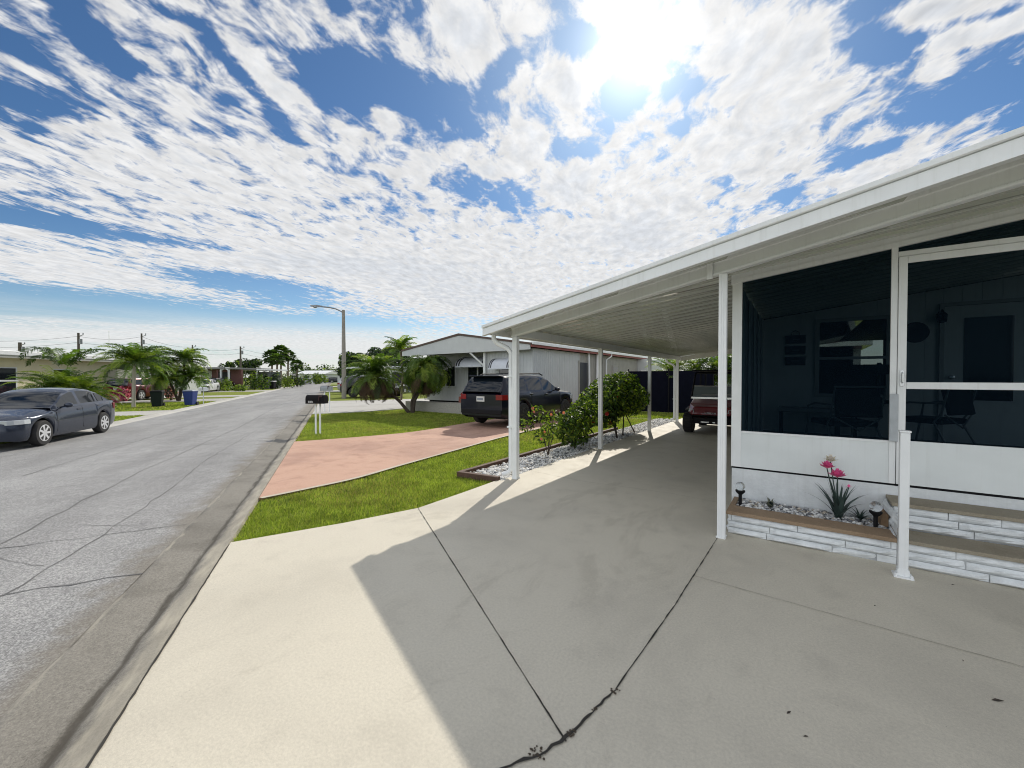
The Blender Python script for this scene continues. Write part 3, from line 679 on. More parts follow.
def vinyl():
    m = bpy.data.materials.new('white_vinyl_panel'); m.use_nodes = True; N = NT(m.node_tree); p = N.n['Principled BSDF']; p.inputs['Base Color'].default_value = (.75, .77, .80, 1)
    t = N.new('ShaderNodeBsdfTranslucent'); t.inputs[0].default_value = (.85, .86, .9, 1); mx = N.new('ShaderNodeMixShader'); mx.inputs[0].default_value = .6
    N.link(p.outputs[0], mx.inputs[1]); N.link(t.outputs[0], mx.inputs[2]); N.link(mx.outputs[0], N.n['Material Output'].inputs[0]); return m
# porch side wall on the carport: kick panel, posts, tall panels
b = MB()
for i, v in enumerate([.03, .75, 1.5, 2.25, 3.0, 3.7]): b.box(UP+.002, UP+.05, v+.04 if i == 0 else v, v+.06, ZS, ceil(UP)-.002)
b.build('side_screen_frame', WALLW, home); b = MB()
for v in (0.10, 0.83, 1.60, 2.36, 3.12): b.add([(UP+.036, v, ZS), (UP+.036, v+.40, ZS), (UP+.036, v+.40, ceil(UP)-.004), (UP+.036, v, ceil(UP)-.004)], [(0, 1, 2, 3)])
b.build('vinyl_blind', vinyl(), home)
b = MB(); b.box(UP, UP+.03, .1, 3.9, 0, ZS); b.build('skirt_wall', BLOCKW, home)
b = MB(); b.add([(UP+.022, .08, ZS), (UP+.022, 3.88, ZS), (UP+.022, 3.88, ceil(UP)), (UP+.022, .08, ceil(UP))], [(0, 1, 2, 3)]); b.build('insect_screen', screen_mat('side_screen', .06), home)
# main body: back wall of the porch and the side along the carport, grooved siding
def siding(b, A, B, z0, z1, nrm, pitch=.2, zf=None):
    A, B = Vector((*A, 0)), Vector((*B, 0)); d = (B-A); L = d.length; d.normalize(); n = Vector((*nrm, 0)); k = 0.0; i = 0
    while k < L-.01:
        e = min(k+pitch-.014, L)
        for (s0, s1, o) in ((k, e, 0.0), (e, min(e+.014, L), -.008)):
            if s1-s0 < 1e-4: continue
            P0, P1 = A+d*s0+n*o, A+d*s1+n*o
            za = zf(P0) if zf else z1; zb_ = zf(P1) if zf else z1
            b.add([(P0.x, P0.y, z0), (P1.x, P1.y, z0), (P1.x, P1.y, zb_), (P0.x, P0.y, za)], [(0, 1, 2, 3)])
            if o < 0:
                for Q in (P0, P1): b.add([(Q.x, Q.y, z0), (Q.x-n.x*o, Q.y-n.y*o, z0), (Q.x-n.x*o, Q.y-n.y*o, z1), (Q.x, Q.y, z1)], [(0, 1, 2, 3)])
        k += pitch
b = MB(); siding(b, (UP, 3.9), (3.65, 3.9), ZS, 3, (0, -1), .2, lambda p: ceil(p.x)); siding(b, (4.61, 3.9), (9, 3.9), ZS, 3, (0, -1), .2, lambda p: ceil(p.x)); siding(b, (3.65, 3.9), (4.61, 3.9), ZS, 1.17, (0, -1), .2); siding(b, (3.65, 3.9), (4.61, 3.9), 2.49, 3, (0, -1), .2, lambda p: ceil(p.x)); siding(b, (UP-.002, 14), (UP-.002, 3.9), 0.05, 2.55, (-1, 0), .2); b.build('wall', WALLW, home)
b = MB(); b.box(UP, 3.66, 3.93, 4.0, ZS-.4, 2.55); b.box(4.60, 9, 3.93, 4.0, ZS-.4, 2.7); b.box(3.661, 4.599, 3.93, 4.0, ZS-.4, 1.17); b.box(3.661, 4.599, 3.93, 4.0, 2.48, 2.6); b.box(UP+.02, 4.95, 13.9, 14, 0, 2.6); b.box(5.75, 9, 13.9, 14, 0, 2.9); b.box(4.951, 5.749, 13.9, 14, 0, 1.95); b.box(UP+.06, 8.89, 4.01, 13.89, 2.78, 2.80); b.box(UP+.06, 8.89, 4.01, 13.89, .3, .4); b.box(8.9, 9, .1, 14, 0, 3.2); b.box(UP, UP+.05, 3.95, 14, 0, 2.55); b.build('inner_wall', BLACK, home)  # room faces black: the unlit inside is put into their colour
b = MB(); b.add([(UP-.1, VEND+.002, 2.57), (9, VEND+.002, 3.3), (9, 14.2, 3.3), (UP-.1, 14.2, 2.57)], [(0, 1, 2, 3)]); b.add([(UP-.1, 3.95, 2.56), (9, 3.95, 3.31), (9, VEND, 3.31), (UP-.1, VEND, 2.56)], [(0, 1, 2, 3)]); b.build('roof', WHITE2, home)
# window in the back wall
MIRROR = mat('window_glass', (.012, .016, .022), .03, spec=1.0, coat=1.0)
FRW = mat('window_frame_white', (.5, .52, .52), .45)
w0, w1, z0, z1 = 3.70, 4.56, 1.22, 2.44
THIN = screen_mat('thin_window_glass', .88, (1, .97, .90, 1))
b = MB(); b.box(w0-.06, w0, 3.86, 3.9, z0-.06, z1+.06); b.box(w1, w1+.06, 3.86, 3.9, z0-.06, z1+.06); b.box(w0, w1, 3.861, 3.9, z1, z1+.06); b.box(w0, w1, 3.861, 3.9, z0-.06, z0); b.box(w0, w1, 3.865, 3.9, 1.80, 1.845)
wn = b.build('window', FRW, home)
b = MB(); b.box(w0, w1, 3.88, 3.892, z0, z1); b.build('pane', THIN, wn)
# house door
b = MB(); b.box(5.16, 5.21, 3.84, 3.9, ZS, 2.62); b.box(6.12, 6.17, 3.84, 3.9, ZS, 2.62); b.box(5.21, 6.12, 3.841, 3.9, 2.57, 2.62); b.build('door_frame', FRW, home)
b = MB(); b.box(5.215, 6.115, 3.862, 3.9, ZS, 2.565); hd = b.build('front_door', WALLW, home)
b = MB(); b.box(5.42, 5.91, 3.852, 3.862, 1.16, 2.38); b.build('glass', DARKGLASS, hd)
b = MB(); b.lathe([(.03, 0), (.03, .02), (.012, .03), (.03, .05), (.03, .075), (.01, .08)], 12, c=(5.29, 3.86, 1.50), axis='Y'); hk = b.build('handle', CHROME, hd); 
for v in hk.data.vertices: v.co.y = 3.86-(v.co.y-3.86)
# wall lantern
b = MB(); b.lathe([(.02, -.10), (.05, -.09), (.065, .02), (.02, .07), (.01, .10)], 10, c=(5.17, 3.78, 2.42)); b.box(5.15, 5.19, 3.80, 3.9, 2.46, 2.49); b.build('wall_lantern', BLACK, home, smooth=True)
wr = MB(); wr.lathe([(.02, 0), (.15, 0), (.16, -.015), (.15, -.03), (.02, -.02)], 24, c=(4.90, 3.895, 2.20), axis='Y')
o = wr.build('round_wall_plaque', mat('dark_navy_wood', (.02, .022, .04), .5)); tag(o, 'round dark disc hung on the porch wall beside the lantern', 'wall decor')
# three hanging boards
sg = thing('hanging_plaque', 'three dark boards hung one under another on the porch wall', 'wall sign', (3.355, 3.885, 1.70))
NAVY = mat('dark_board', (.018, .02, .03), .5); PALE = mat('pale_lettering', (.16, .16, .17), .6)
for i in range(3):
    b = MB(); b.box(-.15, .15, -.02, 0, .19*i+.015, .19*i+.165); bd = b.build('board', NAVY, sg)
    b = MB(); b.box(-.06+.01*i, .06, -.024, -.021, .19*i+.08, .19*i+.10); b.box(-.05, .05-.01*i, -.024, -.021, .19*i+.05, .19*i+.06); b.build('lettering', PALE, bd)
b = MB(); b.tube([(-.06, -.01, .55), (-.05, -.01, .60), (0, -.01, .63), (.05, -.01, .60), (.06, -.01, .55)], .006, 6); b.build('cord', NAVY, sg)

# ------------------------------------------------------------------ porch furniture (dim behind the screens)
TUBEM = mat('grey_tube', (.30, .32, .33), .4, .3); FABD = mat('dark_cushion', (.012, .014, .02), .8)
def chair(x, y, rz, label):
    t = thing('patio_chair', label, 'chair', (x, y, ZS), rz, 'patio chairs in the screened porch')
    b = MB(); w = .27
    b.tube([(-w, -.02, .50), (-w, -.10, .86), (w, -.10, .86), (w, -.02, .50)], .013, 6)
    b.tube([(-w, -.06, .50), (0, -.10, .33), (w, -.06, .50)], .010, 6)
    b.build('back_frame', TUBEM, t, smooth=True)
    for s in (-1, 1):
        b = MB(); b.tube([(s*w, -.02, .50), (s*w, .05, .40), (s*w*1.05, -.14, 0)], .013, 6); b.build('leg', TUBEM, t, smooth=True)
        b = MB(); b.tube([(s*w, .48, .40), (s*w*1.05, .55, 0)], .013, 6); b.build('leg', TUBEM, t, smooth=True)
        b = MB(); b.tube([(s*w, -.06, .64), (s*w*1.05, .30, .64), (s*w*1.05, .46, .60), (s*w, .48, .40)], .013, 6); b.build('armrest', TUBEM, t, smooth=True)
    b = MB(); b.cbox((0, .22, .405), (.5, .5, .07)); b.build('seat', FABD, t, bevel=.02)
    b = MB(); b.cbox((0, -.055, .66), (.5, .05, .34), M=Matrix.Rotation(rad(-12), 4, 'X')); b.build('backrest', FABD, t, bevel=.02)
    return t
chair(3.98, 1.5, 0.45, 'grey tubular patio chair seen from behind through the left screen'); chair(5.05, 2.6, 0.9, 'dark cushioned patio chair behind the screen door')
t = thing('bench', 'low dark bench against the porch back wall under the hanging boards', 'bench', (3.55, 3.45, ZS))
b = MB(); b.box(-.42, .42, -.2, .2, .40, .47); b.build('seat', TUBEM, t, bevel=.01)
for x in (-.38, .38):
    for y in (-.16, .16): b = MB(); b.box(x-.025, x+.025, y-.025, y+.025, 0, .399); b.build('leg', BLACK, t)
t = thing('side_table', 'small dark side table in front of the porch window', 'table', (4.40, 3.45, ZS))
b = MB(); b.box(-.3, .3, -.22, .22, .58, .62); b.build('tabletop', FABD, t, bevel=.005)
for x in (-.26, .26):
    for y in (-.18, .18): b = MB(); b.box(x-.02, x+.02, y-.02, y+.02, 0, .579); b.build('leg', FABD, t)
t = thing('table_lamp', 'dark table lamp with drum shade in front of the porch window', 'lamp', (4.43, 3.45, ZS+.62))
b = MB(); b.lathe([(.085, 0), (.085, .02), (.02, .05), (.02, .40)], 14); b.build('lamp_base', FABD, t, smooth=True)
b = MB(); b.lathe([(.13, .40), (.15, .56), (.03, .57), (.02, .60)], 18) ; b.v = [(x*1.15, y*1.15, .40+(z-.40)*.9) for x, y, z in b.v]; b.build('lamp_shade', FABD, t, smooth=True)

# ------------------------------------------------------------------ planter, steps, stub post
def rough_blocks(b, u0, u1, v, z0, z1, nrm=-1, rows=3, depth=.10, axis='u'):
    """a painted split-face wall: irregular courses of uneven blocks"""
    h = (z1-z0)/rows
    for r_ in range(rows):
        x = u0 - R.uniform(0, .3)
        while x < u1:
            w = R.uniform(.28, .62); a, e = max(x, u0), min(x+w, u1); x += w
            if e-a < .02: continue
            a += .003; e -= .003
            nu = max(2, int((e-a)/.045)); nz = 4; za, ze = z0+r_*h+.003, z0+(r_+1)*h-.003
            base = R.uniform(0, .022); vs = []
            for i in range(nz):
                for j in range(nu):
                    edge = (i in (0, nz-1)) or (j in (0, nu-1)); o = base + (R.uniform(.000, .014) if not edge else -.012-base*.6+R.uniform(0, .005))
                    uu = a+(e-a)*j/(nu-1); z = za+(ze-za)*i/(nz-1)
                    vs.append((uu, v+nrm*o, z) if axis == 'u' else (v+nrm*o, uu, z))
            b.add(vs, [(i*nu+j, i*nu+j+1, (i+1)*nu+j+1, (i+1)*nu+j) for i in range(nz-1) for j in range(nu-1)])
BRW = mat('white_painted_rough_block', (0.72, 0.75, 0.76), 0.6, var=0.10, vscale=14, bump=0.35, bscale=55, streak=0.0)
ZP = 0.2153
JSHADE = mat('joint_shade_grey', (.46, .48, .49), .8, var=.2, vscale=20)  # grey backing; shadow in the white block joints put into its colour
US = 4.085                                    # where planter ends and the steps begin
pl = thing('planter', 'low planter with white rough block front and brown coping under the porch', 'planter', (2.88, VP, 0))
b = MB(); rough_blocks(b, 0.0, US-2.88, 0.0, 0.0, ZP-.035); rough_blocks(b, .02, .56, 0.0, 0.0, ZP-.035, axis='v'); b.build('block_wall', BRW, pl); b = MB(); b.box(.004, US-2.88, .008, .25, 0, ZP-.036); b.build('shade_backing', JSHADE, pl)
b = MB(); b.box(-.015, US-2.882, -.018, .225, ZP-.034, ZP); b.box(-.015, .03, .226, .57, ZP-.034, ZP-.001); b.build('coping', TAN, pl, bevel=.006)
b = MB(); b.box(.03, US-2.884, .226, .60, 0, ZP-.06); b.build('soil', SOIL, pl)
steps = thing('porch_steps', 'two broad white block steps with tan treads below the screen door', 'steps', (US, VP, 0))
b = MB(); rough_blocks(b, 0, 3.4, 0.0, 0.0, ZP-.03); rough_blocks(b, .02, .31, -.004, ZP-.07, 2*ZP-.035, axis='v'); rough_blocks(b, 0.02, 3.4, VST-VP, ZP, 2*ZP-.03); rough_blocks(b, 0.31, .6, -.004, .10, 2*ZP-.035, axis='v'); b.build('riser', BRW, steps); b = MB(); b.box(.012, 3.4, .010, .59, 0, ZP-.04); b.box(.012, 3.4, VST-VP+.010, .592, ZP-.04, 2*ZP-.04); b.build('shade_backing', JSHADE, steps)
b = MB(); b.box(.003, 3.4, -.014, VST-VP-.004, ZP-.029, ZP); b.box(.003, 3.4, VST-VP-.014, .596, 2*ZP-.029, 2*ZP); b.build('tread', TREAD, steps, bevel=.004)
st = thing('stub_post', 'short white square post with flanged foot in front of the steps', 'post', (4.085, -0.80, 0))
b = MB(); b.box(-.028, .028, -.028, .028, .01, 1.085); b.build('shaft', WHITE, st, bevel=.004)
b = MB(); b.box(-.033, .033, -.033, .033, 1.086, 1.10); b.build('cap', WHITE, st, bevel=.003)
b = MB(); b.box(-.056, .056, -.056, .056, 0.001, .012); b.box(-.034, .034, -.034, .034, .0125, .06)
for x in (-.044, .044): b.lathe([(.009, .012), (.011, .024), (.004, .03)], 8, c=(x, -.04, 0))
for x in (-1, 1): b.add([(x*.03, -.006, .05), (x*.05, -.006, .013), (x*.03, -.006, .013), (x*.03, .006, .05), (x*.05, .006, .013), (x*.03, .006, .013)], [(0, 1, 2), (3, 5, 4), (0, 3, 4, 1)])
b.build('base_plate', WHITE, st)
# stones
def stones(name, n, place, sizes, mats, weights, label, parent=None):
    ico = bmesh.new(); bmesh.ops.create_icosphere(ico, subdivisions=1, radius=1); base = np.array([v.co[:] for v in ico.verts]); fa = np.array([[v.index for v in f.verts] for f in ico.faces]); ico.free()
    nb = len(base); V = np.zeros((n, nb, 3)); F = np.zeros((n, len(fa), 3), int); MI = np.zeros((n, len(fa)), int)
    P = place(n)
    for i in range(n):
        s = sizes[0]+(sizes[1]-sizes[0])*rng.random()**1.6; q = base*(1+rng.normal(0, .13, (nb, 1)))*np.array([s*rng.uniform(.8, 1.4), s*rng.uniform(.7, 1.1), s*rng.uniform(.45, .75)])
        a = rng.random()*2*PI; c_, s_ = math.cos(a), math.sin(a); q = np.c_[q[:, 0]*c_-q[:, 1]*s_, q[:, 0]*s_+q[:, 1]*c_, q[:, 2]]
        V[i] = q+P[i]; F[i] = fa+i*nb; MI[i] = rng.choice(len(mats), p=weights)
    o = raw_mesh(name, V.reshape(-1, 3), F.reshape(-1, 3), mats, parent, MI.ravel()); o['kind'] = 'stuff'
    return o
STN = [mat('stone_white', (.72, .72, .70), .6, var=.12, vscale=40), mat('stone_grey', (.38, .39, .40), .6, var=.15, vscale=40), mat('stone_dark', (.14, .145, .16), .6, var=.2, vscale=40), mat('stone_tan', (.46, .41, .34), .6, var=.15, vscale=40)]
def place_bed(n):
    P = np.c_[rng.uniform(2.92, US-.02, n), rng.uniform(VP+.232, VS-.02, n), rng.uniform(ZP-.055, ZP-.012, n)]; return P
o = stones('gravel', 1500, place_bed, (.009, .026), STN, [.45, .28, .17, .10], ''); tag(o, 'white and grey pebbles filling the low planter by the porch', 'gravel')
def place_side(n):
    v = -.22+10.6*rng.random(n)**1.15; u = rng.uniform(-.84, -.11, n); return np.c_[u, v, rng.uniform(-.05, -.012, n)+.01]
o = stones('gravel', 9500, place_side, (.012, .036), STN, [.66, .19, .06, .09], ''); tag(o, 'white gravel strip along the edge of the carport slab', 'gravel')
struct(sheet('gravel_bed', BED, -.035, mat('bed_soil', (.30, .29, .27), .9, var=.3, vscale=30)), 'structure')
TIMB = mat('old_timber', (.085, .045, .030), .75, var=.25, vscale=10, bump=.4, bscale=40, stain=(.17, .11, .08)); TIMT = mat('old_timber_top', (.30, .21, .155), .75, var=.25, vscale=10, bump=.4, bscale=40)
tb = thing('timber_edging', 'weathered brown timber edging round the gravel strip', 'edging', (-.86, -.29, 0))
b = MB(); L = Vector((.74, .08, 0)).length; b.box(-.02, L-.03, -.04, .04, -.05, .05, 0, Matrix.Rotation(math.atan2(.08, .74), 4, 'Z')); b.build('short_timber', TIMB, tb, bevel=.008)
b = MB(); b.box(-.05, .03, .043, 3.1, -.05, .045, 0, Matrix.Rotation(.012, 4, 'Z')); b.build('long_timber', TIMB, tb, bevel=.008)
b = MB(); b.box(-.09, -.01, 3.12, 7.0, -.05, .035, 0, Matrix.Rotation(.012, 4, 'Z')); b.build('long_timber', TIMB, tb, bevel=.008)
# planter things: spiky plant with pink flowers, two path lights, a small succulent
ALOE = [leaf_mat('aloe_leaf', (.055, .085, .075), .05, .4), leaf_mat('aloe_leaf_dark', (.03, .05, .045), .05, .4)]
PINKP_ = leaf_mat('pink_petal', (.85, .16, .46), .3, .5); WHP = leaf_mat('white_petal', (.8, .72, .78), .3, .5)
al = thing('spiky_plant', 'spiky blue green plant with pink flowers in the planter', 'plant', (3.74, -.16, ZP-.03))
b = MB()
def blade(b, az, lean, L, w, curve=.25, mi=0):
    d = Vector((math.cos(az), math.sin(az), 0)); side = Vector((-d.y, d.x, 0)); n = 7; rings = []
    for i in range(n):
        t = i/(n-1); a = lean*(.55+.45*t)+curve*t*t; p = d*(L*t*math.sin(a)) + Vector((0, 0, L*t*math.cos(a)))
        ww = w*(1-t**2.2)*(.55+.45*math.sin(PI*min(1, t*1.3+.25))); up = (d*-math.cos(a)+Vector((0, 0, math.sin(a))))
        rings.append([p+side*ww, p+up*(-.22*ww), p-side*ww, p+up*(.10*ww)])
    rings[-1] = [p]*4
    b.loft(rings, mi, True, False)
for i in range(20):
    az = i*2.399+R.uniform(-.2, .2); lean = .12+.95*(i/24)+R.uniform(-.06, .06); blade(b, az, lean, R.uniform(.32, .44)*(1 if i > 3 else .9), R.uniform(.020, .030), R.uniform(-.05, .12), i % 2)
b.build('leaves', ALOE, al, smooth=60)
def bloom(name, x, y, z, n, r, m):
    b = MB(); b.tube([(0.0, 0, .1), (x*.6, y*.6, z*.6), (x, y, z)], .005, 5, 1)
    for k in range(n):
        a = 2*PI*k/n; el = .45+.5*(k % 3)
        d = Vector((math.cos(a)*math.cos(el), math.sin(a)*math.cos(el), math.sin(el))); s = Vector((-math.sin(a), math.cos(a), 0))*r*.3; o = Vector((x, y, z))
        b.add([o, o+d*r*.6+s, o+d*r, o+d*r*.6-s], [(0, 1, 2, 3)], 0)
    b.build(name, [m, ALOE[0]], al)
bloom('flower', -.09, -.06, .47, 22, .075, PINKP_); bloom('flower', -.015, -.08, .40, 26, .085, PINKP_); bloom('flower', -.06, .03, .52, 18, .07, WHP); bloom('flower', .07, -.03, .31, 6, .03, PINKP_)
GLASSB = mat('clear_globe', (.85, .88, .9), .05, trans=.9, spec=.5); 
def path_light(x, y, label):
    t = thing('path_light', label, 'path light', (x, y, ZP-.04), 0, 'solar path lights in the planter')
    b = MB(); b.tube([(0, 0, 0), (0, 0, .13)], .016, 8); b.lathe([(.016, .12), (.044, .15), (.046, .165), (.02, .17)], 14); b.build('stake', BLACK, t, smooth=True)
    b = MB(); b.ball((0, 0, .205), .046, 0, 16, 10); b.build('globe', GLASSB, t, smooth=80)
path_light(2.945, -.22, 'black solar path light with clear globe beside the carport post'); path_light(3.985, -.30, 'black solar path light with clear globe beside the steps')
sc = thing('succulent', 'small dark mottled rosette succulent among the planter pebbles', 'plant', (3.20, -.13, ZP-.02))
b = MB()
for i in range(18): blade(b, i*2.399, .3+.05*i, R.uniform(.06, .11), .022, .1, i % 2)
b.build('leaves', [ALOE[1], leaf_mat('succulent_pale', (.20, .21, .15), .05)], sc, smooth=60)
agv = thing('low_spiky_plant', 'low dark spiky rosette beside the path light near the steps', 'plant', (3.90, -.10, ZP-.03))
b = MB()
for i in range(20): blade(b, i*2.399, .6+.035*i, R.uniform(.10, .20), .010, .2, 1)
b.build('leaves', ALOE, agv, smooth=60)
BR = mat('raw_brick', (.26, .17, .10), .8, var=.2, vscale=20, bump=.3)
b = MB(); b.cbox((4.045, -.16, ZP+.045), (.05, .19, .11), 0, .05); tag(b.build('loose_brick', BR, bevel=.004), 'brown brick standing on edge at the right end of the planter', 'brick')
# fallen bits on the slab
LEAFD = mat('dead_leaf', (.05, .04, .03), .8)
for i, (px, py, L, a, lab) in enumerate([(998, 701, .055, .1, 'long dark leaf sliver on the slab near the lower right corner'), (806, 737, .022, .4, 'small dark leaf scrap on the slab at the bottom right'), (875, 606, .018, .8, 'tiny dark leaf scrap on the slab below the stub post'), (953, 585, .022, .2, 'small dark leaf scrap on the slab beside the lower step'), (789, 713, .03, 1.2, 'thin curled twig on the slab left of the small scraps'), (963, 661, .018, 2.0, 'tiny leaf scrap on the hairline crack of the slab')]):
    p = spot(px, py, 0); b = MB(); w = L*.14
    b.add([(-L/2, 0, .001), (-L*.1, w, .006), (L/2, w*.2, .002), (-L*.05, -w, .004)], [(0, 3, 2, 1)]); b.add([(-L/2, 0, .0005), (-L*.1, w, .005), (L/2, w*.2, .001), (-L*.05, -w, .003)], [(0, 1, 2, 3)])
    o = b.build('fallen_leaf', LEAFD); o.location = (p.x, p.y, .001); o.rotation_euler = (0, 0, YAW+a*.5-.2); tag(o, lab, 'leaf', 'dead leaf scraps on the slab')
# ------------------------------------------------------------------ vehicles
def paint(name, col, flake=0.25, rough=0.28):
    if name in MATS: return MATS[name]
    m = mat(name, col, rough, flake, coat=1.0); m.node_tree.nodes['Principled BSDF'].inputs['Coat Roughness'].default_value = .04; m.node_tree.nodes['Principled BSDF'].inputs['Coat Weight'].default_value = .45; m.node_tree.nodes['Principled BSDF'].inputs['Specular IOR Level'].default_value = .3
    return m
LAMPG = mat('clear_lamp', (.46, .49, .51), .08, spec=.8); LAMPR = mat('red_lamp', (.20, .008, .010), .2); PLATE = mat('number_plate', (.62, .63, .60), .5)
AUTOGL = mat('car_window_glass', (.006, .010, .015), .03, spec=.55)
RIM = mat('alloy_rim', (.66, .67, .69), .4, .25); DRIM = mat('dark_rim', (.05, .05, .055), .35, .6); WELL = mat('wheel_well', (.006, .006, .006), .9)
def ip(x, tab):
    for i in range(len(tab)-1):
        if x <= tab[i+1][0]:
            a, b_ = tab[i], tab[i+1]; t = 0 if b_[0] == a[0] else max(0, (x-a[0])/(b_[0]-a[0])); t = t*t*(3-2*t)*.5+t*.5
            return a[1]+(b_[1]-a[1])*t
    return tab[-1][1]
def wheel(t, x, y, r, w, rim, spokes=10):
    s = 1 if y > 0 else -1
    b = MB(); b.lathe([(r*.60, -w/2), (r*.93, -w/2), (r, -w*.36), (r, w*.36), (r*.93, w/2), (r*.60, w/2)], 28, c=(0, 0, 0), axis='Y')
    wh = b.build('wheel', RUBBER, t, smooth=40); wh.location = (x, y, r)
    b = MB(); b.lathe([(r*.66, s*w*.10), (r*.66, s*w*.515), (r*.60, s*w*.53), (r*.58, s*w*.25), (.02, s*w*.22)], 28, axis='Y')
    for k in range(spokes):
        a = 2*PI*k/spokes; M = Matrix.Rotation(a, 4, 'Y'); b.box(r*.08, r*.60, s*w*.40-.02, s*w*.52, -r*.085, r*.085, 0, M)
    b.lathe([(r*.16, s*w*.2), (r*.16, s*w*.5), (.01, s*w*.52)], 14, axis='Y')
    b.build('rim', rim, wh, smooth=35)
    b = MB(); b.lathe([(r*.57, s*w*.28), (.02, s*w*.28)], 20, axis='Y'); b.build('brake_disc', WELL, wh)
    return wh
def make_car(name, label, cat, spec, P, rim=RIM, group=None, loc=(0, 0, 0), rz=0, sc=1.0):
    """x from nose (0) to tail (L); y across; z up"""
    t = thing(name, label, cat, loc, rz, group, sc)
    L, Wd = spec['L'], spec['W']/2; wx, wr = spec['wheels'], spec['r']; ra = wr*1.17
    X0 = L/2
    xs = set(round(i*L/46, 4) for i in range(47))
    for w in wx:
        for i in range(-8, 9): xs.add(round(w+ra*math.sin(i*PI/16), 4))
    for k in ('cab', 'side_glass', 'pillars'):
        for v in spec[k]: xs.add(v)
    xs = sorted(x for x in xs if 0 <= x <= L)
    def zl(x):
        z = ip(x, spec['low'])
        for w in wx:
            if abs(x-w) < ra: z = max(z, wr + math.sqrt(max(0, ra*ra-(x-w)**2)))
        return z
    hw = lambda x: Wd*ip(x, spec['plan']); zbelt = lambda x: ip(x, spec['belt']); cr = lambda x: ip(x, spec['crown'])
    rings = []
    for x in xs:
        a, h, zb_ = zl(x), hw(x), zbelt(x); zb_ = max(zb_, a+.03); d = zb_-a
        base = ip(x, spec['low'])
        half = [(h*.93, a), (h*.985, a+d*.14), (h*1.0, a+d*.45), (h*.992, a+d*.66), (h*.965, zb_-d*.10), (h*.93, zb_), (h*.80, zb_+cr(x)*.55), (h*.45, zb_+cr(x)*.95), (0, zb_+cr(x))]
        rings.append([(x-X0, y, z) for y, z in half] + [(x-X0, -y, z) for y, z in half[-2::-1]])
    b = MB(); b.loft(rings, 0, closed=False)
    for r_, fl in ((rings[0], 1), (rings[-1], 0)):
        f = tuple(range(len(r_))); b.add(r_, [f if fl else f[::-1]])
    # cabin
    xa, xb = spec['cab']; roof = lambda x: ip(x, spec['roof']); wrf = spec['roofw']
    cx = [x for x in xs if xa <= x <= xb]
    rr = []
    for x in cx:
        zb_ = zbelt(x)+cr(x)*.3; zr = max(roof(x), zb_+.004); h = hw(x)*.925; k = min(1, (zr-zb_)/(spec['H']-zb_)); hr = h*(1-(1-wrf)*k)
        half = [(h, zb_-.01), (h*.985+(hr-h)*.10, zb_+(zr-zb_)*.10), (hr+.01, zr-(zr-zb_)*.14), (hr*.955, zr-(zr-zb_)*.03), (hr*.80, zr+.012*k), (hr*.4, zr+.03*k), (0, zr+.036*k)]
        rr.append([(x-X0, y, z) for y, z in half] + [(x-X0, -y, z) for y, z in half[-2::-1]])
    nh = 7; n = 2*nh-1; G = {'window': [MB(), MB()], 'windshield': MB(), 'rear_window': MB()}
    s0, s1 = spec['side_glass']; pil = spec['pillars']; wsr, rwr = spec['roof_flat']
    for i in range(len(cx)-1):
        xm = (cx[i]+cx[i+1])/2
        for j in range(n-1):
            q = [rr[i][j], rr[i][j+1], rr[i+1][j+1], rr[i+1][j]]
            side = j == 1 or j == n-3; top = 3 <= j <= n-5
            tgt = b
            if side and s0 <= xm <= s1 and not any(p0 <= xm <= p1 for p0, p1 in zip(pil[::2], pil[1::2])): tgt = G['window'][0 if j == 1 else 1]
            elif top and xm < wsr: tgt = G['windshield']
            elif top and xm > rwr: tgt = G['rear_window']
            tgt.add(q, [(0, 1, 2, 3)])
    def SEAMS():
        for x in spec['seams']:
            for s in (-1, 1):
                a, zb_ = ip(x, spec['low'])+.09, zbelt(x)-.01; h = hw(x)
                pts = [(x-X0, s*(h*q+.002), a+(zb_-a)*k) for q, k in ((.988, .05), (1.0, .45), (.992, .66), (.966, .90), (.932, 1.0))]
                for p0, p1 in zip(pts, pts[1:]): b.add([(p0[0]-.006, p0[1], p0[2]), (p0[0]+.006, p0[1], p0[2]), (p1[0]+.006, p1[1], p1[2]), (p1[0]-.006, p1[1], p1[2])], [(0, 1, 2, 3)], 1)
    SEAMS()
    body = b.build('body', [P, WELL], t, smooth=38)
    for side in G['window']:
        if side.f: side.build('window', AUTOGL, t, smooth=60)
    for k in ('windshield', 'rear_window'):
        if G[k].f: G[k].build(k, AUTOGL, t, smooth=60)
    # trim line, sills, wells, floor
    b = MB(); m = .80
    b.box(-X0+.25, X0-.25, -Wd*m, Wd*m, min(z for _, z in spec['low'])+.03, wr*1.35); b.build('underbody', WELL, t)
    for w in wx:
        for s in (-1, 1): wheel(t, w-X0, s*(Wd-.105), wr, .205, rim, spec.get('spokes', 10))
    # door handles
    for x in spec['handles']:
        for s in (-1, 1):
            h = hw(x); z = zbelt(x)-.085; b = MB(); b.box(x-X0-.09, x-X0+.09, s*h*.968-.012, s*h*.968+.022, z-.018, z+.018); b.build('door_handle', P if spec.get('bodyhandles') else CHROME, t, bevel=.006)
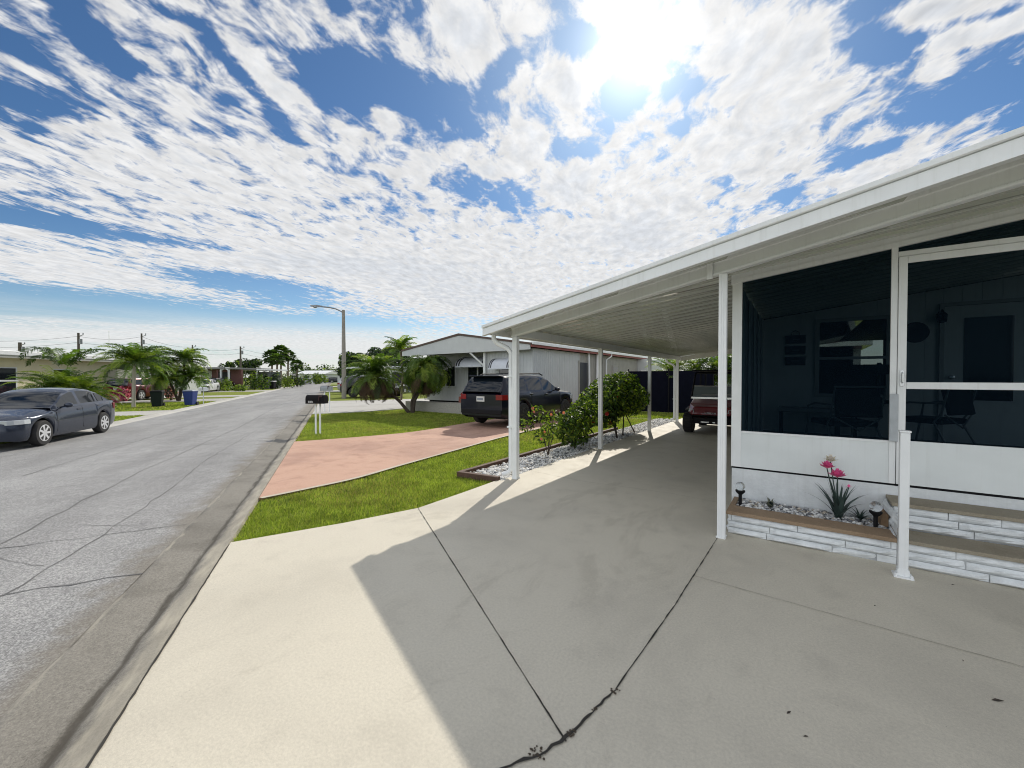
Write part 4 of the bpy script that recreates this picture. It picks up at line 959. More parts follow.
    for s in (-1, 1):
        x = spec['mirror']; h = hw(x); z = zbelt(x)+.09; b = MB(); b.ball((x-X0, s*(h+.09), z), .095, 0, 10, 6, (.75, 1.05, .72)); b.tube([(x-X0, s*(h*.9), z-.06), (x-X0, s*(h+.05), z-.02)], .022, 6); b.build('side_mirror', P, t, smooth=60)
        for nm, mt, kx in (('headlight', LAMPG, 'head'), ('tail_light', LAMPR, 'tail')):
            x0_, x1_, z0_, z1_, in_ = spec[kx]; b = MB(); rg = []
            for i in range(6):
                x = x0_+(x1_-x0_)*i/5; h = hw(x)
                rg.append([(x-X0, s*h*in_, z0_), (x-X0, s*(h*1.006+.004), z0_), (x-X0, s*(h*.99+.004), z1_), (x-X0, s*h*in_, z1_)])
            b.loft(rg, 0, True, True); b.build(nm, mt, t, bevel=.008)
    for x, s in ((-X0-.012, -1), (X0+.012, 1)):
        b = MB(); zc_ = spec['plate'][0 if s < 0 else 1]; b.box(x-.008, x+.008, -.155, .155, zc_-.08, zc_+.08); b.build('number_plate', PLATE, t, bevel=.003)
        b = MB()
        for k in range(6): b.box(x+s*.0085, x+s*.0095, -.115+.04*k, -.09+.04*k, zc_-.035, zc_+.035)
        b.build('plate_marks', mat('plate_ink', (.05, .09, .16), .6), t)
    b = MB(); gz = spec['grille']; b.box(-X0-.006, -X0+.08, -Wd*.42, Wd*.42, gz[0], gz[1]); b.build('grille', BLACK, t, bevel=.01)
    return t
SEDAN = dict(L=4.55, W=1.76, H=1.43, wheels=(.92, 3.58), r=.325, low=[(0, .24), (.3, .19), (4.2, .2), (4.55, .30)], plan=[(0, .66), (.12, .82), (.35, .93), (.9, .985), (1.6, 1.0), (3.4, 1.0), (4.0, .97), (4.35, .90), (4.55, .76)],
    belt=[(0, .60), (.15, .70), (.5, .77), (1.2, .86), (1.7, .91), (3.2, .96), (3.9, 1.0), (4.4, .99), (4.55, .88)], crown=[(0, .02), (.4, .07), (1.2, .09), (1.6, .05), (3.6, .03), (4.0, .05), (4.55, .02)], cab=(1.28, 4.02), roof=[(1.28, .95), (1.45, 1.03), (2.05, 1.34), (2.3, 1.405), (2.75, 1.43), (3.2, 1.395), (3.5, 1.31), (4.02, 1.03)], roofw=.77,
    side_glass=(1.55, 3.72), pillars=(2.44, 2.56, 3.30, 3.36), roof_flat=(2.12, 3.38), seams=(1.42, 2.52, 3.42), handles=(2.36, 3.32), mirror=1.68, head=(.06, .52, .61, .72, .60), tail=(4.22, 4.55, .74, .93, .5), plate=(.42, .55), grille=(.36, .56), spokes=7, bodyhandles=True)
SUVS = dict(L=4.75, W=1.86, H=1.62, wheels=(.88, 3.72), r=.37, low=[(0, .30), (.3, .24), (4.4, .26), (4.75, .36)], plan=[(0, .72), (.10, .86), (.3, .95), (.8, .99), (1.5, 1.0), (4.2, .99), (4.55, .95), (4.75, .88)],
    belt=[(0, .80), (.12, .92), (.4, .98), (1.2, 1.03), (2.0, 1.05), (3.6, 1.09), (4.5, 1.10), (4.75, 1.02)], crown=[(0, .02), (.4, .06), (1.2, .08), (1.6, .03), (4.5, .0), (4.75, 0)], cab=(1.25, 4.72), roof=[(1.25, 1.10), (1.5, 1.22), (2.0, 1.52), (2.3, 1.59), (3.0, 1.62), (4.0, 1.60), (4.38, 1.57), (4.52, 1.47), (4.72, 1.10)], roofw=.80,
    side_glass=(1.55, 4.40), pillars=(2.38, 2.48, 3.32, 3.42), roof_flat=(2.05, 4.42), seams=(1.35, 2.42, 3.36), handles=(2.28, 3.24), mirror=1.72, head=(.03, .45, .74, .90, .5), tail=(4.52, 4.765, .86, 1.02, .72), plate=(.50, .88), grille=(.50, .86), spokes=5, bodyhandles=True)
# the grey blue sedan at the far kerb, facing the camera side
BLUEGREY = paint('grey_blue_paint', (.034, .043, .066), .35, .22)
sA, sB = spot(40, 446, -.235), spot(101, 433, -.235)
dv = (sB-sA); wb = dv.length; k = wb/2.66; ang = math.atan2(dv.y, dv.x)
ctr = sA + dv*.5; side_off = Vector((-math.sin(ang), math.cos(ang), 0))
sgn = 1 if (ctr+side_off-CAM).length > (ctr-CAM).length else -1
ctr = ctr + side_off*sgn*(.88-.105)*k + dv.normalized()*(4.55/2-2.25)*k
make_car('parked_car', 'grey blue sedan parked along the far kerb facing the camera', 'car', SEDAN, BLUEGREY, RIM, 'parked cars', (ctr.x, ctr.y, road_z(-9.0)), ang, k)
# dark blue SUV in the pink drive, tail to the camera
NAVYP = paint('dark_navy_paint', (.002, .003, .012), .0, .3)
suv = make_car('parked_suv', 'dark navy SUV parked on the pink driveway beside the neighbouring house', 'car', SUVS, NAVYP, DRIM, 'parked cars', (-4.40, 4.55+2.375*.97, 0), -PI/2, .97)
b = MB()
for s in (-1, 1): b.tube([(-.3, s*.60, 1.62), (-.1, s*.60, 1.675), (1.5, s*.60, 1.655), (1.7, s*.60, 1.60)], .022, 6)
b.build('roof_rail', BLACK, suv, smooth=True)
b = MB(); b.box(2.02, 2.26, -.60, .60, 1.575, 1.60); b.build('spoiler', NAVYP, suv, bevel=.01)
b = MB(); b.box(2.30, 2.40, -.80, .80, .42, .56); b.build('rear_bumper', BLACK, suv, bevel=.02)
# red car and the cars further down the street
WHP_ = paint('white_paint', (.62, .63, .64), 0, .3); REDP = paint('maroon_paint', (.10, .008, .014), .2, .3); BLKP = paint('black_paint', (.008, .008, .009), .2, .25); SILV = paint('silver_paint', (.42, .43, .45), .6, .3)
def car_at(px, py, dep, rz, spec, P, label, rim=RIM, sc=1.0, z=None, name='parked_car'):
    p = depth_spot(px, py, dep); return make_car(name, label, 'car', spec, P, rim, 'parked cars', (p.x, p.y, p.z if z is None else z), rz, sc)
HL = heading(475)
car_at(143, 397, 31.5, HL+PI, SUVS, REDP, 'maroon SUV parked beside the cream house behind the palms', z=LZ+.02, name='parked_suv')
car_at(375, 397, 32.0, heading(782)+PI/2+.5, SUVS, BLKP, 'black SUV parked on the white driveway beyond the palms', DRIM, z=-.02, name='parked_suv')
car_at(366, 391.5, 39.0, heading(782)+PI/2+.5, SUVS, SILV, 'silver SUV parked behind the black one beyond the palms', z=-.02, name='parked_suv')
car_at(205, 392, 48, HL+.2, SEDAN, WHP_, 'white sedan parked in front of the white walled house', z=LZ+.02)
car_at(218, 390, 53, HL+PI, SUVS, BLKP, 'dark SUV parked under the carport of the reddish porch house', z=LZ+.02, name='parked_suv')
car_at(299, 384, 92, SROT+PI, SUVS, BLKP, 'dark SUV parked at the far kerb below the distant palms', z=road_z(-9)+.05, name='parked_suv')
car_at(337, 383, 118, SROT+PI/2, SUVS, NAVYP, 'dark SUV parked before the white building where the street ends', z=-.1, name='parked_suv')
car_at(330, 383.5, 124, SROT+PI/2, SEDAN, WHP_, 'white sedan parked before the white building where the street ends', z=-.1)
car_at(307, 383.5, 104, SROT+PI, SEDAN, SILV, 'silver sedan parked far down the street by the hedge', z=road_z(-9)+.05)
# ------------------------------------------------------------------ the red utility cart under the carport
UT = thing('utility_cart', 'red and black four seat utility cart parked under the carport', 'golf cart', (1.52, 6.75, 0), 0)
UR = paint('deep_red_plastic', (.15, .004, .010), 0, .35)
b = MB()
b.loft([[(-.60, .30, .52), (.60, .30, .52), (.62, .30, .60), (.56, .30, .78), (-.56, .30, .78), (-.62, .30, .60)], [(-.46, -.02, .50), (.46, -.02, .50), (.48, -.03, .58), (.40, .02, .72), (-.40, .02, .72), (-.48, -.03, .58)]])
b.loft([[(-.60, .30, .60), (.60, .30, .60), (.56, .30, .78), (-.56, .30, .78)], [(-.62, .95, .62), (.62, .95, .62), (.60, .95, .92), (-.60, .95, .92)]]); b.build('hood', UR, UT, bevel=.025)
for s in (-1, 1):
    b = MB(); b.loft([[(s*.40, -.04, .57), (s*.56, .10, .58), (s*.55, .12, .66), (s*.42, -.01, .66)], [(s*.40, .03, .57), (s*.56, .16, .58), (s*.55, .18, .66), (s*.42, .05, .66)]]); b.build('headlight', LAMPG, UT)
    b = MB(); b.loft([[(s*.46, .14, .62), (s*.66, .14, .58), (s*.66, .55, .66), (s*.46, .55, .70)], [(s*.46, .14, .65), (s*.67, .14, .61), (s*.67, .58, .70), (s*.46, .58, .74)]]); b.build('fender', BLACK, UT, bevel=.01)
    for y in (.36, 2.35):
        wheel(UT, s*0, 0, .01, .01, DRIM) if False else None
        w_ = MB(); w_.lathe([(.15, -.12), (.24, -.12), (.265, -.08), (.265, .08), (.24, .12), (.15, .12)], 22, axis='X')
        for k in range(22):
            a = 2*PI*k/22; w_.box(-.10, .10, .255, .275, -.018, .018, 0, Matrix.Rotation(a, 4, 'X'))
        wh = w_.build('wheel', RUBBER, UT, smooth=40); wh.location = (s*.60, y, .27)
        b = MB(); b.lathe([(.16, s*.02), (.16, s*.10), (.13, s*.11), (.04, s*.07), (.01, s*.08)], 14, axis='X'); b.build('rim', GREY, wh, smooth=40)
b = MB(); b.box(-.50, .50, -.06, .06, .28, .44); b.tube([(-.42, -.09, .30), (-.42, -.10, .50), (.42, -.10, .50), (.42, -.09, .30)], .018, 6); b.build('bumper', BLACK, UT, bevel=.01)
b = MB(); b.box(-.22, -.03, -.074, -.062, .315, .345); b.box(.06, .12, -.074, -.062, .315, .345); b.build('bumper_badge', CHROME, UT)
b = MB(); b.box(-.16, .16, -.012, .012, .6, .605); b.build('grille', BLACK, UT)
# five faint letters low on the hood
b = MB()
for k in range(5):
    x = -.11+k*.055; b.box(x-.018, x-.008, -.062, -.040, .545, .585); b.box(x+.008, x+.018, -.062, -.040, .545, .585); b.box(x-.008, x+.008, -.061, -.040, .56 if k != 1 else .575, .57 if k != 1 else .584)
b.build('lettering', mat('pale_grey_letters', (.45, .45, .46), .5), UT)
b = MB(); b.box(-.62, .62, .30, 2.75, .26, .34); b.box(-.60, .60, 1.05, 2.7, .34, .55); b.box(-.58, .58, .95, 1.02, .34, .90); b.build('chassis', BLACK, UT, bevel=.01)
for y in (1.35, 2.15):
    b = MB(); b.box(-.56, .56, y, y+.45, .56, .70); b.build('seat', BLACK, UT, bevel=.03)
    b = MB(); b.cbox((0, y+.48, .98), (1.1, .10, .5), M=Matrix.Rotation(rad(-8), 4, 'X')); b.build('backrest', BLACK, UT, bevel=.03)
b = MB(); b.box(-.60, .60, 2.62, 3.05, .62, .92); b.build('cargo_box', UR, UT, bevel=.02)
b = MB()
for s in (-1, 1):
    b.tube([(s*.60, .62, .90), (s*.58, 1.12, 1.62), (s*.58, 2.62, 1.66), (s*.60, 2.72, .62)], .024, 8); b.tube([(s*.59, 1.80, .55), (s*.58, 1.85, 1.64)], .024, 8)
for y, z in ((1.12, 1.62), (1.85, 1.64), (2.62, 1.66)): b.tube([(-.58, y, z), (.58, y, z)], .022, 8)
b.build('roll_cage', BLACK, UT, smooth=True)
b = MB(); b.box(-.66, .66, .98, 2.75, 1.672, 1.715); b.build('roof', BLACK, UT, bevel=.02)
SHIELD = mat('scratched_windshield', (.34, .40, .42), .12, spec=.7, trans=.55)
b = MB(); b.add([(-.58, .66, .96), (.58, .66, .96), (.57, .86, 1.25), (-.57, .86, 1.25)], [(0, 1, 2, 3)]); b.add([(-.58, .672, .96), (.58, .672, .96), (.57, .872, 1.25), (-.57, .872, 1.25)], [(0, 3, 2, 1)]); b.build('windshield', SHIELD, UT)
b = MB(); b.box(-.60, .60, .61, .66, .905, .955); b.tube([(-.57, .86, 1.255), (.57, .86, 1.255)], .014, 6); b.tube([(-.34, .64, 1.01), (.5, .66, 1.03)], .012, 6); b.build('windshield_trim', CHROME, UT, smooth=True)
b = MB(); b.tube([(.3+.17*math.cos(a), 1.10+.10*math.sin(a), 1.0+.14*math.sin(a)) for a in [2*PI*i/16 for i in range(17)]], .014, 6, caps=False); b.tube([(.3, .98, .86), (.3, 1.10, 1.0)], .02, 6); b.build('steering_wheel', BLACK, UT, smooth=True)
# ------------------------------------------------------------------ plants
FR = [leaf_mat('palm_leaf', (.095, .160, .022), .35), leaf_mat('palm_leaf_light', (.21, .27, .040), .4), leaf_mat('palm_leaf_dark', (.035, .068, .014), .3), leaf_mat('palm_leaf_dead', (.075, .045, .025), .1, .8)]
TRK = mat('palm_trunk', (.20, .165, .12), .9, var=.25, vscale=25, bump=.6, bscale=40); TRKW = mat('pale_palm_trunk', (.42, .39, .33), .9, var=.2, vscale=22, bump=.4, bscale=40); TRKD = mat('dark_bark', (.065, .05, .038), .95, var=.3, vscale=20, bump=.5, bscale=40)
def frond(V, F, MI, o, az, el, L, droop, w, mi, pairs=26, vee=.5, thin=.014):
    """one pinnate frond: an arching rib with leaflets on both sides"""
    d = Vector((math.cos(az), math.sin(az), 0)); side = Vector((-d.y, d.x, 0)); p = Vector(o); a = el; st = L/pairs; pts = []
    for i in range(pairs+1):
        pts.append((p.copy(), a)); p = p + (d*math.cos(a)+Vector((0, 0, math.sin(a))))*st; a -= droop/pairs*(.4+1.2*i/pairs)
    for i in range(pairs):
        q, a = pts[i]; q2, _ = pts[i+1]; up = d*-math.sin(a)+Vector((0, 0, math.cos(a))); n = len(V)
        r = .012*(1-i/pairs)+.003; V += [q-side*r, q+side*r, q2+side*r*.8, q2-side*r*.8]; F.append((n, n+1, n+2, n+3)); MI.append(mi)
        if i < 2: continue
        t = i/pairs; ll = w*math.sin(PI*min(1, .18+.80*t))**.7*R.uniform(.8, 1.12); fw = d*math.cos(a)+Vector((0, 0, math.sin(a)))
        for s in (-1, 1):
            dirn = (side*s*.82+fw*.55+up*vee*R.uniform(.4, 1.0)).normalized(); mid = q+dirn*ll*.55; tip = q+dirn*ll+Vector((0, 0, -ll*R.uniform(.15, .55))); n = len(V); ww = fw*thin*R.uniform(.8, 1.3)
            V += [q-ww*.5, q+ww*.5, mid+ww, tip, mid-ww]; F += [(n, n+1, n+2, n+2), (n, n+2, n+4, n+4), (n+4, n+2, n+3, n+3)]; MI += [mi]*3
def fronds_mesh(name, parent, specs, mats=None):
    V, F, MI = [], [], []
    for s in specs: frond(V, F, MI, *s[0], **s[1])
    me = bpy.data.meshes.new(name); me.from_pydata([tuple(v) for v in V], [], [tuple(dict.fromkeys(f)) for f in F])
    for m in (mats or FR): me.materials.append(m)
    me.polygons.foreach_set('material_index', MI); o = bpy.data.objects.new(name, me); COL.objects.link(o); o.parent = parent
    return o
def trunk(parent, pts, r0, r1, m=TRK, name='trunk'):
    b = MB(); P = [Vector(p) for p in pts]; n = 14; Q = []
    for i in range(n+1):
        t = i/n*(len(P)-1); k = min(int(t), len(P)-2); Q.append(P[k].lerp(P[k+1], t-k))
    b.tube(Q, [(r0+(r1-r0)*i/n)*(1+.10*(i % 2)) for i in range(n+1)], 9); return b.build(name, m, parent, smooth=50)
def palm(name, label, cat, loc, crowns, group=None, dead=0, hang=0):
    """crowns: (trunk points, base radius, list of frond counts/length, droop, leaflet width)"""
    t = thing(name, label, cat, loc, R.uniform(0, 6), group); t.rotation_euler = (0, 0, 0)
    for pts, r0, nf, L, droop, w, mk, thin in crowns:
        if r0 > 0: trunk(t, pts, r0, r0*.75, mk)
        top = Vector(pts[-1]); S_ = []
        for i in range(nf):
            k = i/nf; el = 1.35-1.55*k**1.1+R.uniform(-.12, .12); S_.append(((top+Vector((0, 0, R.uniform(-.05, .05))), i*2.399+R.uniform(-.3, .3), el, L*R.uniform(.85, 1.1)*(1 if k > .15 else .85), droop*R.uniform(.8, 1.2), w, R.choices((0, 1, 2), (.45, .3, .25))[0]), dict(thin=thin)))
        fronds_mesh('crown', t, S_)
        if hang:
            S_ = [((top+Vector((0, 0, -.12)), i*2.399, R.uniform(-.5, .1), L*R.uniform(.7, 1.0), R.uniform(1.6, 2.4), w*.8, 3), dict(thin=thin, vee=-.3)) for i in range(hang)]
            fronds_mesh('dead_fronds', t, S_)
    return t
# the pair of small date palms in front of the neighbouring house
pb = spot(408, 413, -.045)
rt = Vector((math.cos(YAW), math.sin(YAW), 0))
def off(dx, z, dd=0): v = rt*dx + Vector((-math.sin(YAW), math.cos(YAW), 0))*dd; return (v.x, v.y, z)
palm('pygmy_date_palm', 'leaning date palm with brown hanging dead fronds on the lawn', 'palm', pb, [([off(.05, 0), off(-.35, .5), off(-.95, 1.0), off(-1.32, 1.62, -.2)], .07, 74, 1.48, 1.5, .34, TRKD, .018)], 'palms on the neighbouring lawn', hang=44)
palm('pygmy_date_palm', 'twin trunk date palm with dense drooping green crown close to the house', 'palm', pb+rt*.22, [([off(0, 0), off(.05, .5), off(.3, 1.0), off(.55, 1.85)], .07, 92, 1.50, 2.9, .32, TRKD, .018), ([off(-.05, 0), off(-.06, .5), off(.15, 1.0), off(.3, 1.5, .5)], .06, 40, 1.1, 2.5, .30, TRKD, .018)], 'palms on the neighbouring lawn', hang=12)
palm('young_palm', 'slender young palm with upright fronds behind the pair of date palms', 'palm', depth_spot(401, 400, 21), [([off(0, 0), off(.1, 1.2), off(.0, 2.5)], .06, 26, 1.2, 1.3, .34, TRK, .022)], 'palms on the neighbouring lawn')
# palms across the street
def gl(px, dep, z=LZ): p = depth_spot(px, 400, dep); return Vector((p.x, p.y, z))
GRP = 'palms across the street'
p = gl(62, 22.5)
t = palm('clumping_palm', 'broad clumping palm with low arching fronds behind the grey blue sedan', 'palm', p, [([off(0, 0), off(.1, .7)], .12, 60, 2.35, 1.45, .46, TRK, .026), ([off(-.7, 0, .3), off(-.8, .6, .3)], .10, 42, 2.1, 1.5, .44, TRK, .026), ([off(.8, 0, .2), off(.8, .6, .2)], .10, 44, 2.0, 1.5, .44, TRK, .026)], GRP)
fronds_mesh('tall_fronds', t, [((off(-.2, 2.4), YAW+PI+.2, 1.2, 2.3, 3.0, .6, 2), dict(thin=.04)), ((off(.0, 2.4), YAW+PI-.3, 1.35, 2.1, 3.2, .6, 0), dict(thin=.04)), ((off(.4, 2.2), YAW+.15, .85, 2.1, .9, .6, 2), dict(thin=.04)), ((off(.3, 2.2), YAW-.2, 1.0, 1.9, 1.2, .6, 0), dict(thin=.04)), ((off(.0, 2.3), YAW+.4, 1.25, 1.3, 2.4, .5, 0), dict(thin=.04)), ((off(-.1, 2.2), YAW+3.3, 1.0, 1.9, 2.6, .55, 2), dict(thin=.04))])
palm('slim_palm', 'slim palm with straight pale trunk in the far lawn left of the green bin', 'palm', gl(133.5, 23), [([off(0, 0), off(.02, 1.2), off(.08, 2.45)], .09, 46, 1.95, 1.6, .46, TRKW, .026)], GRP)
palm('slim_palm', 'dark bushy palm behind the green bin beside the maroon SUV', 'palm', gl(152, 28.5), [([off(0, 0), off(.1, 1.3), off(-.05, 2.7)], .09, 46, 1.9, 1.7, .46, TRK, .028), ([off(.5, 0), off(.6, .8), off(.7, 1.5)], .08, 28, 1.5, 1.6, .42, TRK, .028)], GRP)
palm('triple_trunk_palm', 'three trunk palm with spreading crown behind the blue bin', 'palm', gl(178, 29.5), [([off(.1, 0), off(.35, 1.0), off(.5, 2.8)], .08, 44, 1.8, 1.8, .46, TRKD, .028), ([off(0, 0), off(-.35, .9), off(-.7, 1.6)], .08, 34, 1.5, 1.8, .42, TRKD, .028), ([off(.05, 0), off(.2, .8), off(.95, 1.6)], .08, 30, 1.5, 1.8, .42, TRKD, .028)], GRP)
# tall fan palms far down the street
def fan_palm(label, px, dep, h, r, group):
    t = thing('fan_palm', label, 'palm', gl(px, dep), 0, group); trunk(t, [(0, 0, 0), (.1, 0, h*.6), (0, .1, h)], .17, .13, TRK)
    V, F, MI = [], [], []
    for i in range(34):
        az = i*2.399; el = 1.3-1.9*(i/34)+R.uniform(-.1, .1); d = Vector((math.cos(az)*math.cos(el), math.sin(az)*math.cos(el), math.sin(el))); s = Vector((-math.sin(az), math.cos(az), 0)); up = s.cross(d); c = Vector((0, 0, h))+d*r*.5
        mi = R.choice((0, 2, 2, 2)); n = len(V); V += [Vector((0, 0, h)), Vector((0, 0, h))+s*.03, c]; F.append((n, n+1, n+2)); MI.append(mi)
        for k in range(9):
            a = -1.35+2.7*k/8; q = (d*math.cos(a)+s*math.sin(a)); n = len(V); e = c+q*r*.62*(1-.18*abs(a))+Vector((0, 0, -.18*r)); w = (s*math.cos(a)-d*math.sin(a))*r*.10; m_ = c+q*r*.35
            V += [c, m_+w, e, m_-w]; F.append((n, n+1, n+2, n+3)); MI.append(mi)
    me = bpy.data.meshes.new('crown'); me.from_pydata([tuple(v) for v in V], [], F)
    for m in FR: me.materials.append(m)
    me.polygons.foreach_set('material_index', MI); o = bpy.data.objects.new('crown', me); COL.objects.link(o); o.parent = t
GP = 'tall palms far down the street'
fan_palm('tall palm leftmost of the distant cluster on the left kerb', 272, 70, 5.1, 1.55, GP); fan_palm('tallest palm in the middle of the distant cluster', 281, 72, 5.9, 1.7, GP); fan_palm('tall palm right of the tallest one in the distant cluster', 288, 74, 5.3, 1.6, GP); fan_palm('lowest palm at the right end of the distant cluster', 297, 78, 3.9, 1.4, GP); fan_palm('palm in front of the tallest one with dense dark crown', 277, 68, 4.4, 1.5, GP)
# broadleaf crowns and bushes
def leafy(parent, name, blobs, n, size, mats, weights, fold=.25, flat=0.0):
    V = []; F = []; MI = []; nb = len(blobs); vol = np.array([b_[3]*b_[4]*b_[5] for b_ in blobs])**(2/3); pr = vol/vol.sum()
    for bi in rng.choice(nb, n, p=pr):
        cx, cy, cz, rx, ry, rz_ = blobs[bi]; d = rng.normal(size=3); d /= np.linalg.norm(d); rr = (.45+.58*rng.random()**.6); c = np.array([cx, cy, cz])+d*rr*np.array([rx, ry, rz_])
        nrm = d*.7+rng.normal(0, .6, 3)+np.array([0, 0, .35]); nrm /= np.linalg.norm(nrm); a = np.cross(nrm, rng.normal(size=3)); a /= np.linalg.norm(a)+1e-9; b2 = np.cross(nrm, a)
        s = size*rng.uniform(.6, 1.35); k = len(V); V += [c-a*s, c+b2*s*.45+nrm*s*fold, c+a*s, c-b2*s*.45+nrm*s*fold]; F += [(k, k+1, k+2), (k, k+2, k+3)]; m_ = rng.choice(len(mats), p=weights); MI += [m_, m_]
    return raw_mesh(name, V, F, mats, parent, MI)
HB = [leaf_mat('hibiscus_leaf', (.062, .115, .016), .3, .55), leaf_mat('hibiscus_leaf_light', (.18, .24, .028), .4, .55), leaf_mat('hibiscus_leaf_dark', (.016, .036, .010), .2, .55)]
PETR = leaf_mat('red_petal', (.55, .045, .03), .3); PETP = leaf_mat('salmon_petal', (.60, .18, .15), .35)
def bush(name, label, loc, stems, blobs, n, size, flowers=(), mats=HB, weights=(.45, .3, .25), group=None, cat='shrub', stem_r=.022):
    t = thing(name, label, cat, loc, 0, group); b = MB()
    for pts in stems: b.tube(pts, [stem_r*(1-.5*i/(len(pts)-1)) for i in range(len(pts))], 7)
    if stems: b.build('stems', TRKD, t, smooth=True)
    leafy(t, 'foliage', blobs, n, size, mats, weights)
    for (x, y, z, r, m) in flowers:
        b = MB()
        for k in range(5):
            a = 2*PI*k/5; d = Vector((math.cos(a), -.5, math.sin(a))).normalized(); s = Vector((-math.sin(a), 0, math.cos(a)))*r*.55; b.add([(x, y, z), Vector((x, y, z))+d*r*.7+s, Vector((x, y, z))+d*r*1.1, Vector((x, y, z))+d*r*.7-s], [(0, 1, 2, 3)])
        b.build('flower', m, t)
    return t
bg = spot(628, 436, -.02)
bush('hibiscus_bush', 'large glossy green bush on dark stems between the carport posts', (-.42, 5.55, -.02), [[(.1, -.2, 0), (.12, -.2, .35), (.1, -.2, .8)], [(0, -.35, 0), (-.05, -.5, .4), (-.1, -.55, .9)], [(.15, .6, 0), (.05, .45, .3), (-.05, .2, .7)], [(.1, -.6, 0), (.1, -.75, .4), (.1, -.8, .8)]],
     [(-.15, -.1, 1.05, .70, .85, .55), (-.05, .45, .95, .60, .65, .48), (-.2, -.75, .90, .62, .70, .46), (.0, .1, 1.42, .42, .50, .25), (-.1, -.9, .62, .42, .45, .35), (.0, .75, .85, .35, .4, .4)], 6200, .056, [(.10, -1.25, .66, .06, PETR), (.12, -1.1, .42, .05, PETR), (.1, -.6, 1.05, .045, PETR)])
bush('hibiscus_bush', 'medium dense green bush left of the second carport post', (-.50, 2.95, -.02), [[(0, 0, 0), (-.1, .1, .3), (-.1, .2, .6)], [(.05, -.1, 0), (.1, -.15, .3), (.1, -.2, .55)]],
     [(0, -.05, .38, .38, .46, .32), (-.05, .35, .62, .36, .45, .28), (-.12, .7, .78, .3, .4, .26), (0, -.2, .62, .24, .28, .18)], 2700, .046, [(.1, .75, .52, .055, PETR), (-.1, -.3, .78, .035, PETP)])
bush('flowering_shrub', 'small airy shrub with salmon buds near the front carport post', (-.55, 1.90, -.02), [[(0, 0, 0), (-.1, .0, .4), (-.22, -.1, .88)], [(0, 0, 0), (.08, .05, .4), (.02, .15, .78)], [(0, 0, 0), (-.05, -.1, .4), (-.35, -.3, .62)], [(0, 0, 0), (.1, -.1, .35), (.15, -.25, .62)], [(0, 0, 0), (-.1, .2, .35), (-.2, .35, .7)]],
     [(-.20, -.08, .82, .16, .18, .16), (.03, .14, .70, .20, .22, .2), (-.33, -.28, .60, .18, .18, .14), (.12, -.2, .52, .18, .2, .16), (-.18, .3, .6, .2, .2, .16), (-.1, 0, .4, .2, .25, .15)], 460, .042, [(-.24, -.16, .92, .035, PETP), (-.18, -.22, .86, .03, PETP), (.05, .05, .80, .03, PETP), (-.02, -.2, .35, .03, PETP), (.08, -.26, .5, .028, PETP)], weights=(.35, .5, .15), stem_r=.009)
# bougainvillea heads and other bushes across the street
BOUG = [leaf_mat('bougainvillea_pink', (.68, .16, .34), .35), leaf_mat('bougainvillea_pale', (.60, .26, .34), .35), HB[2], leaf_mat('bougainvillea_dark', (.20, .02, .06), .3)]
def gbush(name, label, px, dep, w, h, n, size, mats=HB, weights=(.45, .3, .25), group=None, lift=0.0, cat='shrub', wd=None):
    wd = wd or w
    return bush(name, label, gl(px, dep), [[(0, 0, 0), (.03, .02, h*.5)], [(.05, 0, 0), (.2*w, 0, h*.4)]], [(rt.x*dx*w, rt.y*dx*w+ R.uniform(-.2, .2)*wd, lift+h*hz, w*.30, wd*.30, h*rh) for dx, hz, rh in ((-.3, .45, .4), (0, .58, .42), (.3, .48, .42), (-.12, .35, .35), (.18, .35, .35))], n, size, (), mats, weights, group, cat)
gbush('bougainvillea_bush', 'rounded pink bougainvillea bush beside the cream house wall', 120, 29, 1.15, 1.1, 1400, .075, BOUG, (.42, .26, .12, .20))
gbush('bougainvillea_bush', 'low spreading pink bougainvillea bush behind the sedan boot', 110, 27, 1.5, .5, 900, .06, BOUG, (.42, .30, .16, .12))
gbush('flowering_shrub', 'loose shrub with pale pink flowers under the three trunk palm', 171, 30.5, 1.1, 1.3, 420, .08, [BOUG[1], HB[2], FR[3]], (.3, .4, .3))
gbush('round_shrub', 'yellow green rounded shrub in front of the reddish porch', 224, 51, 1.7, 1.7, 500, .14, HB, (.3, .55, .15)); gbush('low_hedge', 'low yellow green hedge in front of the white trellis arch', 236, 50, 2.2, .9, 420, .12, HB, (.35, .55, .1))
gbush('round_shrub', 'dark shrub beside the carport posts of the flat roofed house', 254, 56, 3.0, 2.5, 600, .18); gbush('round_shrub', 'pale green shrub at the foot of the distant palms', 287, 66, 1.9, 2.0, 420, .15, HB, (.3, .6, .1))
gbush('clipped_hedge', 'tall dark clipped hedge left of the distant palm cluster', 268, 62, 4.2, 2.9, 1300, .18, HB, (.25, .05, .70), wd=2.5); gbush('round_shrub', 'wide dark bush right of the distant palm cluster', 294, 76, 4.0, 2.9, 700, .2, HB, (.35, .15, .5)); gbush('round_shrub', 'olive green bush far down the left kerb', 316, 98, 3.6, 3.0, 600, .22, HB, (.4, .4, .2))
gbush('round_shrub', 'yellow green bush far away at the end of the left kerb', 322, 106, 2.6, 2.6, 400, .22, HB, (.3, .6, .1))
